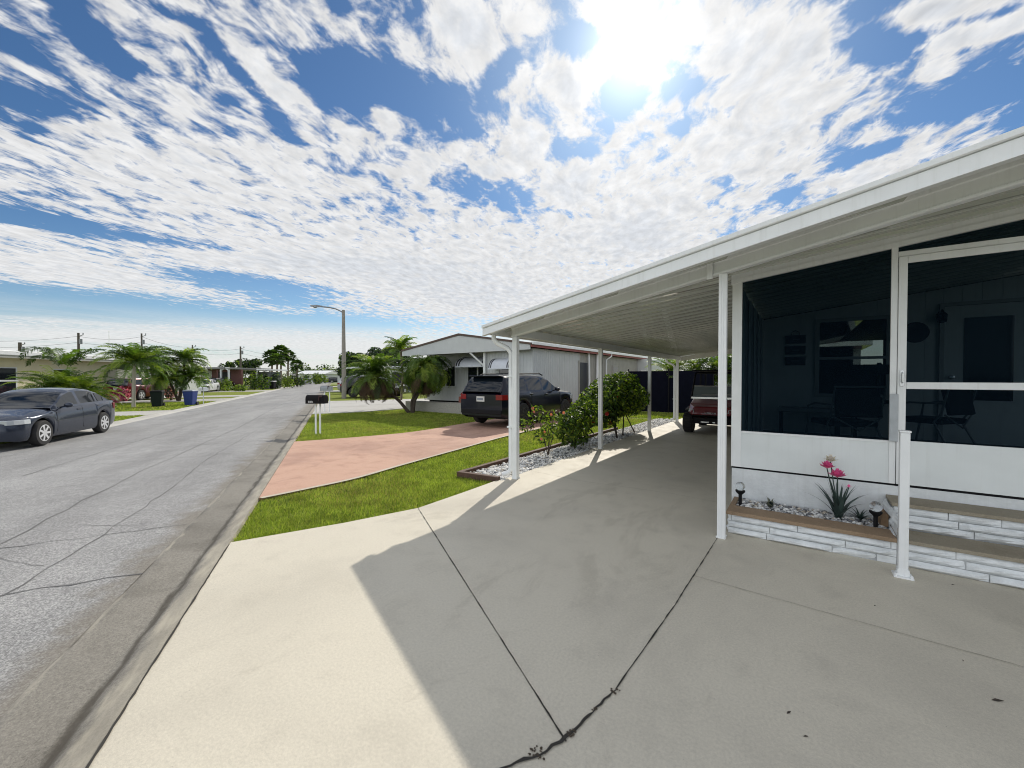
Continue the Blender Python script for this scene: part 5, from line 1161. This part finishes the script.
# trees
def tree(label, p, h, w, n, size, trunk_r=.2, weights=(.25, .05, .7), blobs=None, group=None, name='broadleaf_tree'):
    t = thing(name, label, 'tree', p, 0, group); trunk(t, [(0, 0, 0), (.1, 0, h*.3), (0, .1, h*.55)], trunk_r, trunk_r*.6, TRKD)
    b = MB()
    B = blobs or [(R.uniform(-.34, .34)*w, R.uniform(-.3, .3)*w, h*R.uniform(.42, .84), w*R.uniform(.15, .27), w*R.uniform(.15, .27), h*R.uniform(.10, .19)) for _ in range(12)]
    for c in B[:6]: b.tube([(0, 0, h*.35), (c[0]*.5, c[1]*.5, h*.45), (c[0], c[1], c[2])], [trunk_r*.5, trunk_r*.35, trunk_r*.12], 6)
    b.build('limbs', TRKD, t, smooth=True); leafy(t, 'crown', B, n, size, HB, weights); return t
GT = 'trees beyond the street lamp'
tree('big dark tree behind the street lamp', gl(364, 47, -.1), 5.2, 5.0, 4200, .20, group=GT); tree('dark rounded tree to the left of the lamp pole', gl(352, 66, -.1), 4.9, 4.2, 2600, .24, group=GT); tree('dark tree behind the crowns of the date palms', gl(392, 52, -.1), 5.6, 7, 3000, .24, group=GT)
GT = 'trees behind the left houses'
tree('dark tree top showing over the white roof beside the clumping palm', gl(100, 62), 5.4, 8, 2600, .30, group=GT); tree('dark tree top over the right end of the white roof', gl(124, 66), 5.4, 7, 2200, .30, group=GT); tree('low dark tree behind the flat roofed carport', gl(252, 92), 6.2, 7, 1500, .35, group=GT); tree('small dark tree top behind the reddish porch house', gl(228, 92), 5.6, 4, 700, .32, group=GT)
# far wood closing the street
V = []; B = []
for i in range(60):
    px = 296+i*1.45; dep = R.uniform(150, 190); q = gl(px, dep, 0); hh = R.uniform(3.6, 6.4)*(1+.25*math.sin(i*.35)); B.append((q.x, q.y, hh*.45, R.uniform(2.2, 4.2), R.uniform(2, 4), hh*.55))
for i in range(16):
    px = -40+i*19; q = gl(px, 185, 0); B.append((q.x, q.y, 2.2, 5, 5, R.uniform(2.6, 4.2)))
o = leafy(None, 'far_wood', B, 9000, .55, HB, (.4, .15, .45)); o['kind'] = 'stuff'; tag(o, 'far row of trees closing the end of the street', 'trees')
# shrubs and palms behind the carport
def hb(label, u, v, h, n=30): palm('fence_palm', label, 'palm', (u, v, -.05), [([(0, 0, 0), (.1, 0, h*.5), (0, 0, h)], .08, n, 1.5, 1.5, .36, TRK, .018)], 'palms behind the dark fence')
hb('palm showing left of the last carport post above the dark fence', -1.5, 14.9, 1.7, 34); hb('palm just above the dark fence behind the last post', -.5, 15.2, 1.6, 34); hb('bright palm above the dark fence left of the utility cart', .55, 15.0, 1.75, 36)
t = thing('leafy_shrub', 'bright leafy shrub above the dark fence beside the white house', 'shrub', (1.0, 15.3, -.05)); leafy(t, 'foliage', [(0, 0, 1.9, .8, .6, .6), (-.5, .1, 1.7, .6, .5, .5)], 900, .08, HB, (.4, .4, .2)); b = MB(); b.tube([(0, 0, 0), (0, 0, 1.6)], .03, 6); b.build('stems', TRKD, t)
# ------------------------------------------------------------------ the neighbouring house
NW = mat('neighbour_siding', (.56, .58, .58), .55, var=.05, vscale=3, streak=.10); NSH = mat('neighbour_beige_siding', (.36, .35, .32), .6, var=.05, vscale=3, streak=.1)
REDT = mat('red_roof_trim', (.30, .07, .06), .5, var=.1); BRK = mat('grey_brick_skirt', (.36, .345, .31), .8, var=.2, vscale=16, bump=.5, bscale=30); ROOFG = mat('grey_roof', (.30, .29, .28), .7, var=.1); BROWN = mat('brown_trim', (.10, .06, .045), .6)
GLS = mat('house_glass', (.012, .016, .02), .05, spec=.9)
nb = thing('neighbour_house', 'white gabled mobile home with red roof trim next to the pink driveway', 'house', (-8.10, 8.1, 0))
# local x: across the gable, local y: along the house
EW, ZE, ZR, FR_, LEN = 3.52, 2.74, 3.28, -0.45, 14.2
b = MB()
for s in (-1, 1): b.add([(0, FR_, ZR), (s*EW, FR_, ZE), (s*EW, LEN, ZE), (0, LEN, ZR), (0, FR_, ZR-.06), (s*EW, FR_, ZE-.06), (s*EW, LEN, ZE-.06), (0, LEN, ZR-.06)], [(0, 1, 2, 3), (4, 7, 6, 5), (0, 4, 5, 1), (1, 5, 6, 2), (2, 6, 7, 3)])
b.build('roof', ROOFG, nb)
b = MB()
for s in (-1, 1): b.add([(0, FR_-.03, ZR+.03), (s*(EW+.03), FR_-.03, ZE+.02), (s*(EW+.03), FR_-.03, ZE-.05), (0, FR_-.03, ZR-.04), (0, FR_-.001, ZR+.03), (s*(EW+.03), FR_-.001, ZE+.02), (s*(EW+.03), FR_-.001, ZE-.05), (0, FR_-.001, ZR-.04)], [(0, 1, 2, 3), (4, 7, 6, 5), (0, 4, 5, 1), (2, 6, 7, 3)])
b.build('gable_trim', BROWN, nb)
b = MB(); b.box(EW-.02, EW+.10, FR_, LEN, ZE-.04, ZE+.06); b.build('gutter', WHITE, nb)
b = MB(); b.box(EW-.02, EW+.03, FR_, LEN, ZE-.13, ZE-.042); b.build('red_fascia', REDT, nb)
b = MB(); b.add([(-EW, FR_+.01, 2.48), (EW-.05, FR_+.01, 2.52), (EW-.05, FR_+.01, ZE-.03), (0, FR_+.01, ZR-.07), (-EW, FR_+.01, ZE-.03), (-EW, FR_+.05, 2.48), (EW-.05, FR_+.05, 2.52), (EW-.05, FR_+.05, ZE-.03), (0, FR_+.05, ZR-.07), (-EW, FR_+.05, ZE-.03)], [(0, 1, 2, 3, 4), (9, 8, 7, 6, 5), (0, 5, 6, 1)]); b.build('gable_panel', NW, nb)
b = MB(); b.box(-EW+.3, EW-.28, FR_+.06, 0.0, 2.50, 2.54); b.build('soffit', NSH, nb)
WS = EW-.22
b = MB(); siding(b, (-WS, 0.9), (1.1, 0.9), .42, 2.56, (0, -1), .15); siding(b, (1.1, 0), (WS, 0), .42, 2.6, (0, -1), .15); b.box(1.1, 1.11, .001, .9, .42, 2.5); siding(b, (WS, 0), (WS, 4.0), .42, 2.6, (1, 0), .15); b.build('front_wall', NW, nb)
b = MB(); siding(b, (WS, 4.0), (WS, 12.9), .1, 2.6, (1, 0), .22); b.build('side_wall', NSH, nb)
b = MB(); b.box(-WS+.05, WS-.05, 1.0, 13, .1, 2.7); b.build('inner_wall', BLACK, nb)
b = MB(); b.box(-WS-.02, WS+.02, -.03, 0.0, 0, .42); b.box(WS, WS+.03, 0, 4.0, 0, .42); b.box(-EW, 1.0, -.25, -.04, -.05, .40); b.build('brick_skirt', BRK, nb)
# big window with three panes and the small one, each below an awning
def nwin(u0, u1, z0, z1, y, bars):
    b = MB(); b.box(u0-.06, u0, y-.04, y+.002, z0-.06, z1+.06); b.box(u1, u1+.06, y-.04, y+.002, z0-.06, z1+.06); b.box(u0, u1, y-.039, y+.002, z1, z1+.06); b.box(u0, u1, y-.039, y+.002, z0-.06, z0)
    for k in range(1, bars): x = u0+(u1-u0)*k/bars; b.box(x-.035, x+.035, y-.038, y+.002, z0, z1)
    w = b.build('window', NW, nb); b = MB(); b.box(u0, u1, y-.022, y-.012, z0, z1); b.build('pane', GLS, w)
nwin(-.65, 1.0, 1.05, 1.95, .9, 3); nwin(-2.6, -1.45, 1.10, 2.0, .9, 2); nwin(1.75, 2.35, 1.15, 2.0, 0, 1)
AWN = mat('white_awning', (.62, .65, .70), .4, var=.05); AWD = mat('awning_dark_stripe', (.03, .03, .035), .5)
def awning(u0, u1, zt_, zb2, y, out):
    n = 9; rings = []; pts = []
    for i in range(n):
        a = PI/2*i/(n-1); pts.append((y-out*math.sin(a), zb2+(zt_-zb2)*math.cos(a)))
    b = MB()
    for i in range(n-1): (ya, za), (yb, zb_) = pts[i], pts[i+1]; b.add([(u0, ya, za), (u1, ya, za), (u1, yb, zb_), (u0, yb, zb_)], [(0, 1, 2, 3)])
    for u in (u0, u1): b.add([(u, y, zb2)]+[(u, p, q) for p, q in pts], [tuple(range(n+1))])
    b.box(u0, u1, y-out-.02, y-out+.002, zb2-.05, zb2)
    a = b.build('awning', AWN, nb, smooth=50)
    b = MB(); w = (u1-u0)
    for k in (.02, .10, .84, .92):
        c0, c1 = u0+w*k, u0+w*(k+.045)
        for i in range(n-1): (ya, za), (yb, zb_) = pts[i], pts[i+1]; b.add([(c0, ya-.006, za+.006), (c1, ya-.006, za+.006), (c1, yb-.006, zb_+.006), (c0, yb-.006, zb_+.006)], [(0, 1, 2, 3)])
    b.build('stripe', AWD, a)
awning(-1.65, -.02+.75, 2.36, 1.92, .05, .55) if False else None
awning(-.95, .62, 2.30, 1.90, 0.0+.0, .50) if False else None
awning(-.75, .98, 2.40, 1.98, .88, .75); awning(1.55, 2.60, 2.24, 1.86, -.002, .48)
b = MB(); b.tube([(.55, FR_+.06, 2.50), (1.06, -.10, 1.95)], .04, 6); b.box(1.02, 1.12, -.13, -.03, .40, 2.50); b.build('porch_post', WHITE, nb)
PBX = mat('brick_window_box', (.30, .11, .08), .8, var=.3, vscale=20); b = MB(); b.box(-.7, .75, .30, .62, .40, .66); wb_ = b.build('flower_box', PBX, nb)
leafy(nb, 'flower_box_plants', [(-.45, .45, .74, .25, .16, .12), (0, .45, .74, .3, .16, .12), (.45, .45, .74, .28, .16, .12)], 420, .05, [leaf_mat('red_bract', (.40, .03, .03)), leaf_mat('pink_bract', (.55, .25, .22)), HB[2]], (.45, .2, .35))
# side: dark door, plaque, trellis posts, downspout, white rear room
b = MB(); b.box(WS-.02, WS+.022, 3.95, 5.0, .20, 2.18); d = b.build('side_door', mat('dark_blue_door', (.012, .014, .03), .4), nb); b = MB(); b.box(WS+.001, WS+.04, 3.86, 3.95, .2, 2.26); b.box(WS+.001, WS+.04, 5.0, 5.09, .2, 2.26); b.build('door_frame', NSH, nb)
b = MB(); b.tube([(WS+.1, 4.75, ZE-.04), (WS+.12, 4.8, 1.4), (WS+.1, 4.75, .05)], .05, 6); b.tube([(WS+.12, 5.75, ZE-.05), (WS+.12, 5.6, .05)], .06, 6); b.tube([(WS+.12, 6.1, ZE-.05), (WS+.12, 5.7, .9)], .05, 6); b.build('porch_post', WHITE, nb)
b = MB(); b.tube([(EW+.03, 7.2, ZE-.05), (EW+.03, 7.2, ZE-.16), (WS+.06, 7.0, ZE-.34), (WS+.06, 7.0, .1)], .045, 8); b.build('downspout', WHITE, nb, smooth=40)
b = MB(); b.box(WS+.001, WS+.04, 7.9, 8.7, 1.25, 2.15); w = b.build('window', NSH, nb); b = MB(); b.box(WS+.041, WS+.046, 7.98, 8.62, 1.33, 2.07); b.build('pane', GLS, w)
b = MB(); b.box(WS-.5, EW+.35, 12.1, 15.5, 0, 2.62); b.build('rear_room', NW, nb); b = MB(); b.box(EW-.0, EW+.30, 12.06, 12.098, .2, 1.95); b.build('rear_door', mat('white_rear_door', (.8, .8, .8), .4), nb)  # rear door in plain white
b = MB(); b.box(EW-.16, EW-.02, 12.05, 12.097, 1.05, 1.85); b.build('rear_window', GLS, nb)
# ------------------------------------------------------------------ dark fence and the white house behind the carport
fn = thing('privacy_fence', 'tall dark navy privacy fence across the end of the carport lawn', 'fence', (0, 13.75, 0))
FDK = mat('dark_fence_mesh', (.006, .007, .014), .9, var=.2, vscale=5, spec=.05); b = MB(); b.box(-3.1, .50, 0, .02, -.04, 1.78); b.build('fence_panel', FDK, fn)
for x in (-3.1, -1.3, .48): b = MB(); b.tube([(x, -.04, -.05), (x, -.04, 1.84)], .03, 8); b.lathe([(.04, 1.84), (.03, 1.88), (.005, 1.89)], 8, c=(x, -.04, 0)); b.build('fence_post', BLACK, fn)
wh = thing('white_house', 'white house with small window showing behind the dark fence', 'house', (1.9, 16.6, 0))
b = MB(); siding(b, (-2.05, 0), (3.5, 0), 0, 2.75, (0, -1), .2); b.box(-2.04, 3.5, .02, 5, 0, 2.7); b.build('wall', NW, wh); b = MB(); b.box(-2.5, 3.8, -.5, 5.3, 2.75, 2.93); b.build('roof', WHITE2, wh)
b = MB(); b.box(-.85, .2, -.05, .0, 1.75, 2.42); w = b.build('window', WHITE, wh); b = MB(); b.box(-.78, .13, -.056, -.051, 1.82, 2.35); b.build('pane', mat('pale_blind', (.42, .46, .52), .3), w)
b = MB(); b.box(-2.4, 3.5, -.46, -.42, 2.62, 2.74); b.build('fascia', BROWN, wh)
# ------------------------------------------------------------------ mailboxes, bins, lamp, poles
def mailbox(label, loc, rz, body, posts, w=.50, h=.21, zbox=1.0, cap=None, num=False):
    t = thing('mailbox', label, 'mailbox', loc, rz)
    b = MB(); n = 9; pr = [(-h*.5, 0), (h*.5, 0), (h*.5, h*.55)] + [(h*.5*math.cos(a), h*.55+h*.45*math.sin(a)) for a in [PI*i/n for i in range(1, n)]] + [(-h*.5, h*.55)]
    b.loft([[(-w/2, y, zbox+z) for y, z in pr], [(w/2, y, zbox+z) for y, z in pr]]); b.build('box', body, t, bevel=.006)
    b = MB(); b.loft([[(-w/2-.012, y*1.04, zbox+z*1.02-.002) for y, z in pr], [(-w/2-.002, y*1.04, zbox+z*1.02-.002) for y, z in pr]]); b.box(-w/2-.03, -w/2-.012, -.02, .02, zbox+h*.72, zbox+h*.80); b.build('door', body, t)
    for x in posts: b = MB(); b.box(x-.018, x+.018, -.018, .018, -.03, zbox-.001); b.build('post', WHITE, t)
    b = MB(); b.box(w*.20, w*.24, -h*.5-.014, -h*.5-.004, zbox+h*.3, zbox+h*.95); b.box(w*.20, w*.38, -h*.5-.014, -h*.5-.004, zbox+h*.75, zbox+h*.95); b.build('flag', mat('dull_red', (.035, .006, .008), .5), t)
    if num:
        b = MB(); x = -w*.36
        for k in range(3): b.box(x+.044*k, x+.044*k+.010, -h*.5-.006, -h*.5-.002, zbox+.028, zbox+.078); b.box(x+.044*k+.018, x+.044*k+.028, -h*.5-.006, -h*.5-.002, zbox+.028, zbox+.062); b.box(x+.044*k+.01, x+.044*k+.018, -h*.5-.006, -h*.5-.002, zbox+.045, zbox+.054)
        b.build('house_number', mat('white_digits', (.8, .8, .8), .5), t)
    return t
mr = YAW - .05
mailbox('black mailbox with small white number on two white posts by the kerb', spot(317.5, 434, -.04), mr, mat('black_mailbox', (.008, .007, .008), .6, spec=.15), (-.045, .075), num=True, w=.50, h=.235, zbox=.83)
mailbox('grey mailbox on white posts beyond the black one', spot(327, 412.5, -.04), mr, mat('grey_galvanised', (.30, .32, .33), .45, .5), (-.10, .12), w=.46, h=.22, zbox=.95)
mailbox('white mailbox on slim post beside the blue bin', spot(203.5, 404, LZ), YAW-.3, WHITE, (0,), w=.46, h=.26, zbox=.82)
def bin_(label, loc, rz, m, lidm, sc=1.0):
    t = thing('wheelie_bin', label, 'bin', loc, rz, None, sc)
    b = MB(); b.loft([[(-.22, -.24, .05), (.22, -.24, .05), (.22, .24, .05), (-.22, .24, .05)], [(-.29, -.33, .92), (.29, -.33, .92), (.29, .33, .92), (-.29, .33, .92)]]); b.box(-.31, .31, -.35, .35, .90, .94); b.build('body', m, t, bevel=.02)
    b = MB(); b.loft([[(-.31, -.37, .945), (.31, -.37, .945), (.31, .36, .945), (-.31, .36, .945)], [(-.27, -.30, 1.01), (.27, -.30, 1.01), (.27, .30, 1.03), (-.27, .30, 1.03)]]); b.build('lid', lidm, t, bevel=.02)
    b = MB(); b.tube([(-.24, .36, .90), (-.24, .44, .93), (.24, .44, .93), (.24, .36, .90)], .02, 6); b.build('handle', BLACK, t)
    for s in (-1, 1): b = MB(); b.lathe([(.12, -.03), (.12, .03)], 14, c=(s*.27, .27, .12), axis='X'); b.build('wheel', RUBBER, t)
    return t
bin_('dark green wheelie bin at the far kerb by the slim palm', spot(157.5, 407, LZ), YAW+.5, mat('green_plastic', (.006, .013, .011), .6, spec=.2), BLACK, .92)
bin_('blue wheelie bin with grey lid in front of the three trunk palm', spot(190.5, 405.5, LZ), YAW+.2, mat('blue_plastic', (.012, .035, .18), .45), mat('grey_lid', (.26, .29, .33), .5), .92)
bin_('dark bin far down the left kerb by the tall palms', gl(273, 60), YAW, BLACK, mat('white_lid', (.6, .6, .6), .5), 1.15)
CONP = mat('weathered_concrete_pole', (.27, .25, .22), .85, var=.15, vscale=8, bump=.3); WOODP = mat('weathered_wood_pole', (.11, .095, .08), .9, var=.2, vscale=6)
lp = thing('street_lamp', 'tall street lamp on a concrete pole with curved arm over the road', 'street lamp', spot(344, 398.5, -.04))
k = 29.3/412.6; ht = (398.5-308)*k
b = MB(); b.tube([(0, 0, 0), (0, 0, ht*.5), (0, 0, ht)], [.17, .145, .105], 12); b.build('pole', CONP, lp, smooth=50)
A_ = TDIR*-1
b = MB(); b.tube([(0, 0, ht-.25)]+[tuple(A_*x+Vector((0, 0, ht-.25+z))) for x, z in ((.15, .15), (.5, .30), (.95, .38), (1.45, .40))], .045, 8); b.build('arm', GREY, lp, smooth=60)
b = MB(); c = A_*1.78+Vector((0, 0, ht+.16)); M = Matrix.Translation(c) @ Matrix.Rotation(math.atan2(A_.y, A_.x), 4, 'Z'); b.loft([[M @ Vector(p) for p in q] for q in ([(-.4, -.06, -.03), (-.4, .06, -.03), (-.4, .06, .05), (-.4, -.06, .05)], [(0, -.16, -.06), (0, .16, -.06), (0, .13, .08), (0, -.13, .08)], [(.38, -.10, -.03), (.38, .10, -.03), (.38, .08, .04), (.38, -.08, .04)])]); b.build('lamp_head', GREY, lp, smooth=40)
b = MB(); b.ball(M @ Vector((.08, 0, -.07)), .13, 0, 10, 6, (1, 1, .5)); b.build('lens', GLASSB, lp, smooth=True)
def upole(label, px, py_top, dep, r=.14, kit=True, m=WOODP, name='utility_pole'):
    p = gl(px, dep); h = depth_spot(px, py_top, dep).z - LZ; t = thing(name, label, 'utility pole' if kit else 'antenna', p)
    b = MB(); b.tube([(0, 0, 0), (0, 0, h)], [r, r*.7], 8); b.build('pole', m, t, smooth=50)
    if kit:
        b = MB(); b.tube([(r*1.6*rt.x, r*1.6*rt.y, h*.80), (r*1.6*rt.x, r*1.6*rt.y, h*.80+.75)], .20, 10); b.build('transformer', GREY, t, smooth=40)
        b = MB(); b.tube([tuple(rt*-.15+Vector((0, 0, h*.93))), tuple(rt*.8+Vector((0, 0, h*.97)))], .05, 6); b.tube([tuple(rt*.7+Vector((0, 0, h*.96))), tuple(rt*.7+Vector((0, 0, h*1.0)))], .07, 6); b.build('bracket', GREY, t)
    return t, h
P1 = upole('short dark utility pole top above the roof at the far left', 21, 342.5, 62, .28); P2 = upole('utility pole rising beside the clumping palm over the white roof', 79.5, 333, 62, .20); P3 = upole('utility pole rising behind the slim palm', 142.5, 333.5, 70, .17)
P4 = upole('thin utility pole behind the three trunk palm', 193, 345, 88, .16); P5 = upole('utility pole standing behind the reddish porch house', 241, 346.5, 84, .22); upole('thin white antenna mast above the right end of the white roof', 110, 331, 52, .04, False, WHITE, 'antenna_mast')
# wires between the poles
wr = MB(); WIRE = mat('black_wire', (.02, .02, .022), .6)
pts = [Vector(gl(px, dep))+Vector((0, 0, h*.94)) for px, dep, h in ((-60, 58, 7.5), (79.5, 62, P2[1]), (142.5, 70, P3[1]), (193, 88, P4[1]), (241, 84, P5[1]), (300, 120, 8))]
for a, c in zip(pts, pts[1:]):
    for dz in (0, -.9): wr.tube([a.lerp(c, i/10)+Vector((0, 0, dz-4*.5*(i/10)*(1-i/10))) for i in range(11)], .022, 4)
tag(wr.build('power_line', WIRE), 'two sagging power wires strung between the utility poles on the left', 'wires')
# ------------------------------------------------------------------ houses across the street
CREAM = mat('cream_wall', (.60, .55, .38), .65, var=.05, vscale=2, streak=.1); ROOFWH = mat('white_flat_roof', (.78, .79, .80), .4); SHAD = mat('dark_opening', (.02, .02, .024), .7)
def local(name, label, p, rz, cat='house', group=None): return thing(name, label, cat, p, rz, group)
def win(parent, x0, x1, z0, z1, y, m=None, bars=1, f=None):
    b = MB(); b.box(x0-.07, x1+.07, y-.03, y, z0-.07, z1+.07); w = b.build('window', f or NW, parent); b = MB()
    for k in range(bars): a = x0+(x1-x0)*k/bars+.025; c = x0+(x1-x0)*(k+1)/bars-.025; b.box(a, c, y-.038, y-.031, z0, z1)
    b.build('pane', m or GLS, w)
# cream house: long wall facing the street, its near end leaving the frame
# origin at the right end of the wall; local -x runs along the wall out of the frame to the left, local -y faces us
pB = gl(112, 32.5); HLV = Vector((math.cos(heading(470)), math.sin(heading(470)), 0)); rzl = math.atan2(HLV.y, HLV.x)
h1 = local('cream_house', 'long cream house with flat white roof behind the clumping palm', pB, rzl)
b = MB(); b.box(-16, 0, 0, 6, -.1, 2.95); b.build('wall', CREAM, h1)
b = MB(); b.box(-17, 3.0, -.75, 6.6, 3.02, 3.30); b.build('roof', ROOFWH, h1, bevel=.03); b = MB(); b.box(-17, 2.98, -.70, -.62, 2.86, 3.02); b.build('fascia', mat('grey_fascia', (.34, .34, .31), .6), h1)
win(h1, -9.5, -6.9, .7, 2.25, 0, bars=1); b = MB(); b.box(-9.6, -6.8, -.06, -.045, 1.44, 1.54); b.build('window_rail', NW, h1); win(h1, -4.6, -3.4, 1.0, 2.2, 0)
b = MB(); b.box(-.55, -.1, -.02, 0.0-.001, 1.3, 2.3); b.build('shutter', NW, h1)
for x in (1.2,): b = MB(); b.box(x-.05, x+.05, -.6, -.5, 0, 2.86); b.build('post', WHITE, h1)
b = MB(); b.box(.02, 1.9, 4.9, 5.0, 0, 2.9); b.build('carport_wall', NSH, h1)
# pale house seen end-on, with white wall, right of the palms
p2 = gl(198, 41); h2 = local('pale_house', 'pale house with plain white end wall right of the three trunk palm', p2, rzl+.06)
b = MB(); b.box(-6, .55, 0, 7, -.1, 2.85); b.build('wall', NW, h2); b = MB(); b.box(-6.4, .9, -.4, 7.3, 2.85, 3.05); b.build('roof', ROOFWH, h2); win(h2, -3.2, -1.8, 1.0, 2.1, 0)
b = MB(); b.box(-9, -6.05, .8, 4, 0, 2.3); b.build('side_shed', NSH, h2)
# house with reddish porch and white arch
REDW = mat('reddish_wall', (.13, .055, .048), .7, var=.1)
p3 = gl(204, 56); h3 = local('porch_house', 'flat roofed house with reddish porch and white trellis arch', p3, YAW-.12)
b = MB(); b.box(-.4, 5.6, 0, .3, 0, 2.75); b.build('wall', REDW, h3); b = MB(); b.box(-.8, 5.4, -2.6, 6, 2.78, 3.0); b.build('roof', mat('dark_roof_edge', (.17, .17, .17), .6), h3)
b = MB(); b.box(-.3, 1.25, -.06, -.002, .9, 2.6); b.build('blind', mat('pale_blinds', (.40, .41, .39), .6), h3); b = MB(); b.box(2.2, 4.0, -.05, -.002, .3, 2.4); b.build('porch_shade_panel', SHAD, h3)  # dark panel on the wall holds the shade inside the porch
for x in (-.6, 1.5, 4.2, 4.7): b = MB(); b.box(x-.06, x+.06, -2.4, -2.28, 0, 2.78); b.build('post', NW if x in (-.6, 4.7) else REDW, h3)
b = MB()
for x in (4.75, 5.85): b.box(x-.07, x+.07, -2.5, -2.3, 0, 2.7)
b.tube([(4.75, -2.4, 2.35)]+[(5.3-.55*math.cos(a), -2.4, 2.35+.45*math.sin(a)) for a in [PI*i/8 for i in range(1, 8)]]+[(5.85, -2.4, 2.35)], .07, 6); b.box(4.7, 5.9, -2.48, -2.32, 2.85, 3.02); b.box(4.82, 5.78, -2.44, -2.36, .75, .85)
b.build('trellis_arch', NW, h3)
p4 = gl(241, 60); h4 = local('flat_roof_house', 'low house with thin white flat roof and shaded carport', p4, YAW-.15)
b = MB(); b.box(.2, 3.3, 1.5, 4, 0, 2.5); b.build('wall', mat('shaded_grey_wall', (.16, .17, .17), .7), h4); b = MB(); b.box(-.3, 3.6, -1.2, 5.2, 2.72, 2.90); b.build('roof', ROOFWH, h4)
for x in (-.1, 1.6, 3.4): b = MB(); b.box(x-.06, x+.06, -1.0, -.88, 0, 2.72); b.build('post', NW, h4)
win(h4, 2.3, 3.3, 1.0, 2.0, 1.5)
def far_house(label, px, dep, w, d, h, rz, roofm, wallm, z=LZ, gable=False):
    t = local('far_house', label, gl(px, dep, z), rz, 'house', 'small houses far down the street'); b = MB(); b.box(-w/2, w/2, 0, d, 0, h); b.build('wall', wallm, t); b = MB()
    if gable: b.add([(-w/2-.4, -.5, h), (w/2+.4, -.5, h), (w/2+.4, d+.5, h), (-w/2-.4, d+.5, h), (-w/2-.4, d/2, h+1.0), (w/2+.4, d/2, h+1.0)], [(0, 1, 5, 4), (2, 3, 4, 5), (0, 4, 3), (1, 2, 5), (0, 3, 2, 1)])
    else: b.box(-w/2-.4, w/2+.4, -.6, d+.4, h, h+.22)
    b.build('roof', roofm, t); win(t, -w*.3, -w*.05, h*.35, h*.8, 0, SHAD); win(t, w*.1, w*.38, h*.1, h*.82, 0, SHAD); return t
far_house('grey roofed far house right of the distant palms', 306, 150, 8, 6, 2.3, YAW+.4, ROOFG, NSH, gable=True); far_house('far white house with bright gable roof along the left kerb', 311, 118, 9, 7, 2.7, YAW-.2, ROOFWH, NW, gable=True)
far_house('low white building facing down the street where it ends', 334, 132, 11.5, 7, 2.5, YAW-.42, ROOFWH, NW, z=-.1); far_house('cream far house partly behind the bushes on the left kerb', 320, 132, 7, 6, 2.6, YAW-.3, ROOFWH, CREAM)
far_house('white house behind the cars on the white driveway', 385, 44, 9, 7, 2.5, YAW-.35, ROOFWH, NW, z=-.05); far_house('far house behind the dark tree and the lamp pole', 356, 80, 9, 7, 2.6, YAW-.35, ROOFG, NW, z=-.1)
